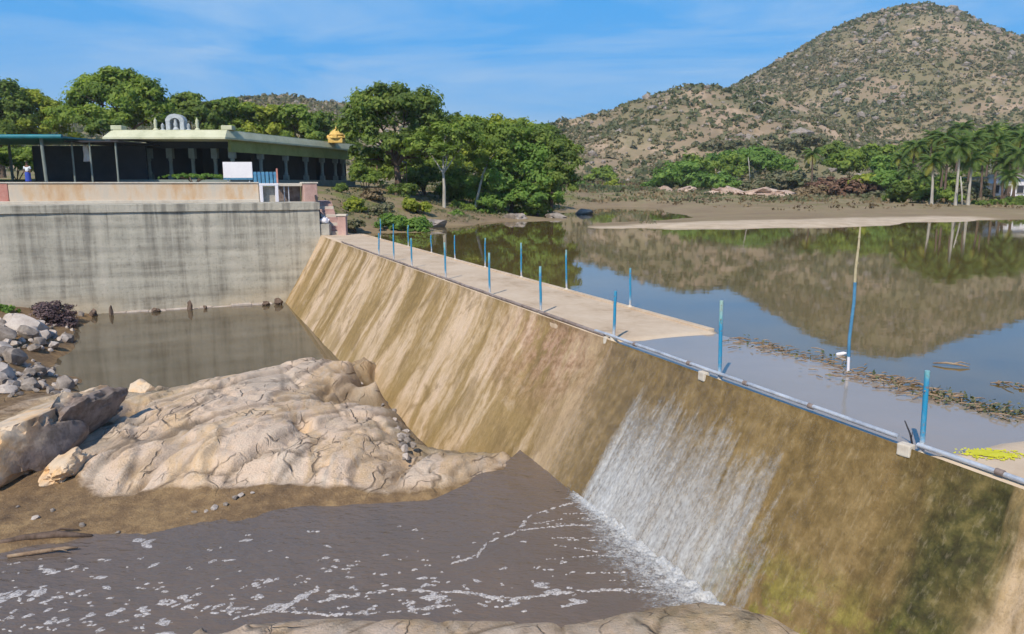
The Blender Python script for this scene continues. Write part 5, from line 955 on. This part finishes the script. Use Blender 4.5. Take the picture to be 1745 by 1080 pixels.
# far shore bushes
F3 = [(1125, 318, 175, 26, 20, 'bush', 'fresh green bush at the left end of the far bushes'), (1165, 305, 172, 34, 26, 'bush', 'fresh green bush above the leaning pale rock'), (1215, 292, 176, 38, 28, 'mid', 'green bush behind the whitish rock hump'), (1262, 278, 185, 42, 24, 'bush', 'tall fresh green bush behind the pink outcrop'), (1315, 280, 180, 40, 24, 'bush', 'wide fresh green bush behind the low pale rock'), (1225, 318, 165, 36, 18, 'bush', 'low green bush just behind the whitish rock hump'), (1290, 318, 160, 36, 14, 'scrub', 'grey green bush just behind the pink outcrop'),
      (1345, 312, 150, 30, 16, 'scrub', 'olive grey bush right of the shore outcrop'), (1415, 322, 132, 36, 17, 'redry', 'reddish dry bush left of the yellow green bush'), (1460, 325, 130, 34, 16, 'redry', 'brown dry bush beside the cream rocks'), (1380, 328, 132, 28, 14, 'dry', 'straw brown bush on the far shore'), (1490, 308, 128, 34, 12, 'bright', 'yellow green bush above the cream rocks'), (1450, 275, 150, 34, 20, 'mid', 'green bush between the two groups of palms'), (1490, 265, 155, 34, 22, 'mid', 'round green tree left of the palm cluster'), (1515, 285, 140, 28, 18, 'bush', 'bright green bush at the foot of the palm cluster'), (1425, 260, 170, 24, 18, 'dark', 'dark bush beside the lone palm'),
      (1560, 332, 102, 32, 20, 'dark', 'dark green bush below the drooping yellow palm'), (1610, 335, 104, 28, 14, 'mid', 'low green bush between the palm trunks'), (1600, 318, 122, 40, 20, 'mid', 'green thicket under the palm cluster left of the tall pale trunk'), (1650, 315, 124, 40, 20, 'dark', 'dark thicket under the palms behind the tall pale trunk'), (1545, 312, 125, 34, 20, 'bush', 'bright thicket under the left palms'), (1500, 335, 118, 30, 8, 'scrub', 'low grey green scrub beside the cream rocks'), (1705, 348, 98, 44, 12, 'dark', 'dark low hedge in front of the white house'), (1665, 330, 112, 26, 18, 'scrub', 'grey green bush left of the white house'), (1025, 300, 210, 24, 14, 'mid', 'green bush on the far slope right of the grove'), (1010, 322, 190, 30, 12, 'bush', 'low green bush on the shore right of the grove'), (1055, 322, 200, 30, 12, 'bright', 'pale green bush at the foot of the hill'), (1090, 325, 195, 22, 10, 'dry', 'straw coloured bush left of the upright pale rock'), (1560, 268, 160, 40, 30, 'mid', 'green tree mass behind the palm cluster left'), (1620, 262, 160, 44, 32, 'dark', 'dark green tree mass behind the palm cluster middle'), (1690, 260, 160, 46, 34, 'mid', 'green tree mass behind the palms at the right'), (1745, 255, 165, 40, 34, 'dark', 'dark tree mass at the right edge behind the palms'), (1240, 250, 230, 50, 10, 'scrub', 'grey green thicket at the foot of the hill'), (1370, 250, 225, 60, 14, 'scrub', 'olive thicket above the lone palm')]
for i, (px, py, y_, rx, ry, mt, lab) in enumerate(F3): bush(lab, px, py, y_, rx * 1.5, ry * 1.35, mt, int(1500 + rx * 50), .0025 * y_, 300 + i, 'shore_shrub', 'bushes along the far shore', 14)
# palms
def frond(seed):
    g = np.random.default_rng(seed); V, F, T = [], [], []; n = 18; P = []
    for i in range(n + 1):
        t_ = i / n; P.append(Vector((2.7 * (t_ - .12 * t_ ** 3), .15 * math.sin(t_ * 2 + seed), .95 * t_ - 2.0 * t_ ** 2.2)))
    for i in range(1, n + 1):
        t_ = i / n; L_ = .78 * math.sin(math.pi * min(1, .12 + .85 * t_)) + .1; d_ = (P[i] - P[i - 1]).normalized()
        for s_ in (-1, 1):
            o_ = Vector((0, s_, 0)) * L_ * .8 + d_ * L_ * .45 + Vector((0, 0, -L_ * .42)); k = len(V); w = d_ * .075
            V += [P[i] - w, P[i] + w, P[i] + o_ * .6 + w * .6, P[i] + o_, P[i] + o_ * .6 - w * .6]; F.append((k, k + 1, k + 2, k + 4)); F.append((k + 4, k + 2, k + 3, k + 3)); T += [.2 + .4 * t_] * 5
    V2, F2 = [tuple(v) for v in V], [f[:3] if f[2] == f[3] else f for f in F]
    b_ = MB(); b_.tube(P, [.035 * (1 - .8 * i / n) + .004 for i in range(n + 1)], 5); me0 = b_.mesh('r', None); k = len(V2); V2 += [tuple(v.co) for v in me0.vertices]; F2 += [tuple(i + k for i in p.vertices) for p in me0.polygons]; T += [.75] * len(me0.vertices)
    me = bpy.data.meshes.new('frond'); me.from_pydata(V2, [], F2); a = me.attributes.new('tint', 'FLOAT', 'POINT'); a.data.foreach_set('value', np.array(T, np.float32)); me.materials.append(LM['palm']); return me
FM = [frond(i) for i in range(3)]; FMY = frond(3)
FMY.attributes['tint'].data.foreach_set('value', np.full(len(FMY.vertices), .95, np.float32))
def palm(lab, px, py, y_, sc, seed, lean=.3):
    top = aty(px, py, y_); rn = random.Random(seed); bx = top.x + rn.uniform(-lean, lean); base = Vector((bx, y_, gz_(bx, y_) - .1)); e = empty('palm_tree', base, lab, 'palm tree', 'coconut palms on the far shore'); L_ = top - base
    pts = [Vector((0, 0, 0))] + [Vector((L_.x * t_ ** 1.6, L_.y * t_, L_.z * t_)) for t_ in (.25, .5, .75, 1)]
    MB().tube(pts, [.24, .17, .15, .14, .12], 8).build('trunk', M['palebark' if seed < 503 else 'bark'], e, True, 60)
    nf = 24; sc = sc * .85
    for i in range(nf):
        u = i / nf; old = u > .72; o = bpy.data.objects.new('frond', FMY if old and rn.random() < .35 else FM[i % 3]); C.objects.link(o); o.parent = e; o.location = L_
        el = 1.0 - 1.75 * u + rn.uniform(-.12, .12); o.rotation_euler = (rn.uniform(-.2, .2), -el, i * 2.4 + rn.uniform(-.25, .25)); q = sc * rn.uniform(.85, 1.1); o.scale = (q, q, q)
    b_ = MB()
    for i in range(6): a = i * 1.05; b_.lathe([(.02, -.16), (.11, -.08), (.13, .0), (.08, .1), (.02, .13)], 8, (L_.x + .22 * math.cos(a), L_.y + .22 * math.sin(a), L_.z - .22))
    b_.build('coconuts', LM['bright'], e, True); return e
for i, (px, py, y_, sc, lab) in enumerate(((1590, 276, 96, .95, 'palm with drooping yellow fronds left of the twin pale trunks'), (1636, 250, 94, 1.05, 'tall palm with pale trunk standing near the waterline'), (1657, 272, 95, .9, 'shorter palm right of the tall pale trunk'), (1560, 250, 120, 1.1, 'palm at the left of the dense cluster'), (1612, 235, 118, 1.15, 'palm with the highest crown in the dense cluster'), (1660, 238, 116, 1.1, 'palm behind the tall pale trunk'), (1700, 245, 112, 1.15, 'palm above the white house'), (1735, 262, 104, 1.1, 'palm at the right edge hanging over the white house'), (1740, 235, 122, 1.15, 'far palm at the right edge'), (1385, 262, 140, 1.0, 'lone palm left of the palm cluster'), (1575, 300, 108, .8, 'low young palm before the dense cluster'), (1720, 300, 100, .85, 'low palm in front of the white house'), (1535, 268, 132, .95, 'palm left behind the drooping yellow palm'), (1640, 218, 135, 1.1, 'far palm rising highest behind the tall pale trunk'), (1690, 222, 138, 1.1, 'far palm crown left above the white house'), (1590, 232, 140, 1.05, 'far palm crown above the drooping yellow palm'), (1675, 262, 108, .9, 'palm between the twin pale trunks and the white house'), (1710, 278, 106, .85, 'palm whose crown hides the roof of the white house'), (1548, 290, 115, .8, 'short palm beside the dark green shore bush'), (1615, 262, 104, .9, 'palm just left of the tall pale trunk'), (1725, 222, 145, 1.0, 'far palm second from the right edge'))): palm(lab, px, py, y_, sc, 500 + i, .5)
for i, (px, y_, t0, t1, lab) in enumerate(((1640, 92, 361, 300, 'bare pale stake standing by the waterline under the palms'), (1278, 150, 305, 268, 'bare pale trunk among the fresh green bushes'))):
    a_, b2 = aty(px, t0, y_), aty(px - 3, t1, y_); e = empty('bare_trunk', a_, lab, 'trunk'); L_ = b2 - a_; MB().tube([(0, 0, -.3), L_ * .5 + Vector((.05, 0, 0)), L_], [.11, .09, .06], 7).build('stem', M['palebark'], e, True); MB().tube([L_ * .7, L_ * .85 + Vector((.3, 0, .1))], [.04, .015], 5).build('branch', M['palebark'], e, True)
# white house at the right edge
p0 = aty(1684, 348, 116); hz = gz_(p0.x + 3, 118); hs_ = empty('white_house', (p0.x + 3.5, 119, hz), 'small white house half hidden behind the palms at right', 'house')
MB().box((-3.5, -2.5, -.3), (6, 3, 3.1), bev=.03).build('wall', M['white'], hs_)
rf = MB().prism([(-4, -3), (6.5, -3), (6.5, 3.5), (-4, 3.5)], 3.103, 3.28).build('roof', M['conc'], hs_)
MB().box((-3.9, -2.9, 3.283), (6.4, -2.75, 3.6)).build('parapet', M['conc'], rf)
for x_ in (-2.3, 1.4, 4.2):
    w_ = MB().box((x_ - .5, -2.54, .9), (x_ + .5, -2.503, 2.0)).build('window', M['shadedark'], hs_); MB().box((x_ - .6, -2.62, .78), (x_ + .6, -2.5, .88)).build('sill', M['conc'], w_)
d_ = MB().box((-.9, -2.54, -.2), (-.0, -2.503, 2.0)).build('door', M['bark'], hs_); MB().box((-.2, -2.58, .85), (-.12, -2.543, 1.0)).build('handle', M['steel'], d_)
MB().box((-4, -4.0, 2.2), (-1.2, -2.505, 2.32)).build('awning', M['conc'], hs_)

# dry grass and weeds on the banks
def tufts(name, lab, n, seed, region, mt, size, zmin=.12):
    g = np.random.default_rng(seed); x0, x1, y0, y1 = region; x = g.uniform(x0, x1, n); y = g.uniform(y0, y1, n); z = upz(x[:, None], y[:, None])[:, 0]
    ok = (z > zmin) & (z < 9) & (fbm(x / 6, y / 6, 3) + g.normal(size=n) * .2 > -.02) & ((x * DV.x + y * DV.y > 56) | (x * NV.x + y * NV.y > 12)) & ~((x < -16) & (y < 92)); x, y, z = x[ok], y[ok], z[ok]; K = 6; n = len(x)
    sz = size * np.clip(np.hypot(x, y) / 80, .8, 2.2) * g.uniform(.5, 1.5, n)
    pos = np.stack([x, y, z], 1)[:, None] + g.normal(size=(n, K, 3)) * sz[:, None, None] * np.array([1.2, 1.2, .35]) + np.array([0, 0, 1]) * sz[:, None, None] * .5
    nr = g.normal(size=(n * K, 3)) * np.array([1, 1, .5]); nr /= np.linalg.norm(nr, axis=1)[:, None]
    v, f, tt = leaf_quads(pos.reshape(-1, 3), nr, np.repeat(sz * .7, K), np.clip(np.repeat(.5 + fbm(x / 9, y / 9, 2), K) + g.normal(size=n * K) * .15, 0, 1), g)
    o = obj(name, npmesh(name, v, f, LM[mt], False, {'tint': tt}), kind='stuff'); o['label'] = lab; o['category'] = 'grass'
tufts('bank_grass', 'dry grass and low weeds on the bank under the grove', 7000, 31, (-16, 12, 56, 120), 'scrub', .16)
tufts('shore_grass', 'brown dry grass along the far shore and hill foot', 6000, 33, (5, 190, 80, 235), 'dry', .20, .3)
tufts('shore_weeds', 'olive weeds along the far shore and hill foot', 9000, 35, (-10, 190, 105, 240), 'scrub', .22, .5)

# thin air between here and the hill
hz_, t = bpy.data.materials.new('haze'), None; hz_.use_nodes = True; t = hz_.node_tree; t.nodes.clear()
pv = nd(t, 'ShaderNodeVolumePrincipled', {'Color': (.97, .97, .94, 1), 'Density': .00028, 'Anisotropy': .2}); t.links.new(pv.outputs[0], nd(t, 'ShaderNodeOutputMaterial').inputs['Volume'])
MB().box((-1850, -1250, -9), (1850, 1850, 135)).build('haze', hz_, kind='stuff', label='thin pale haze in the air over the whole valley', cat='haze')
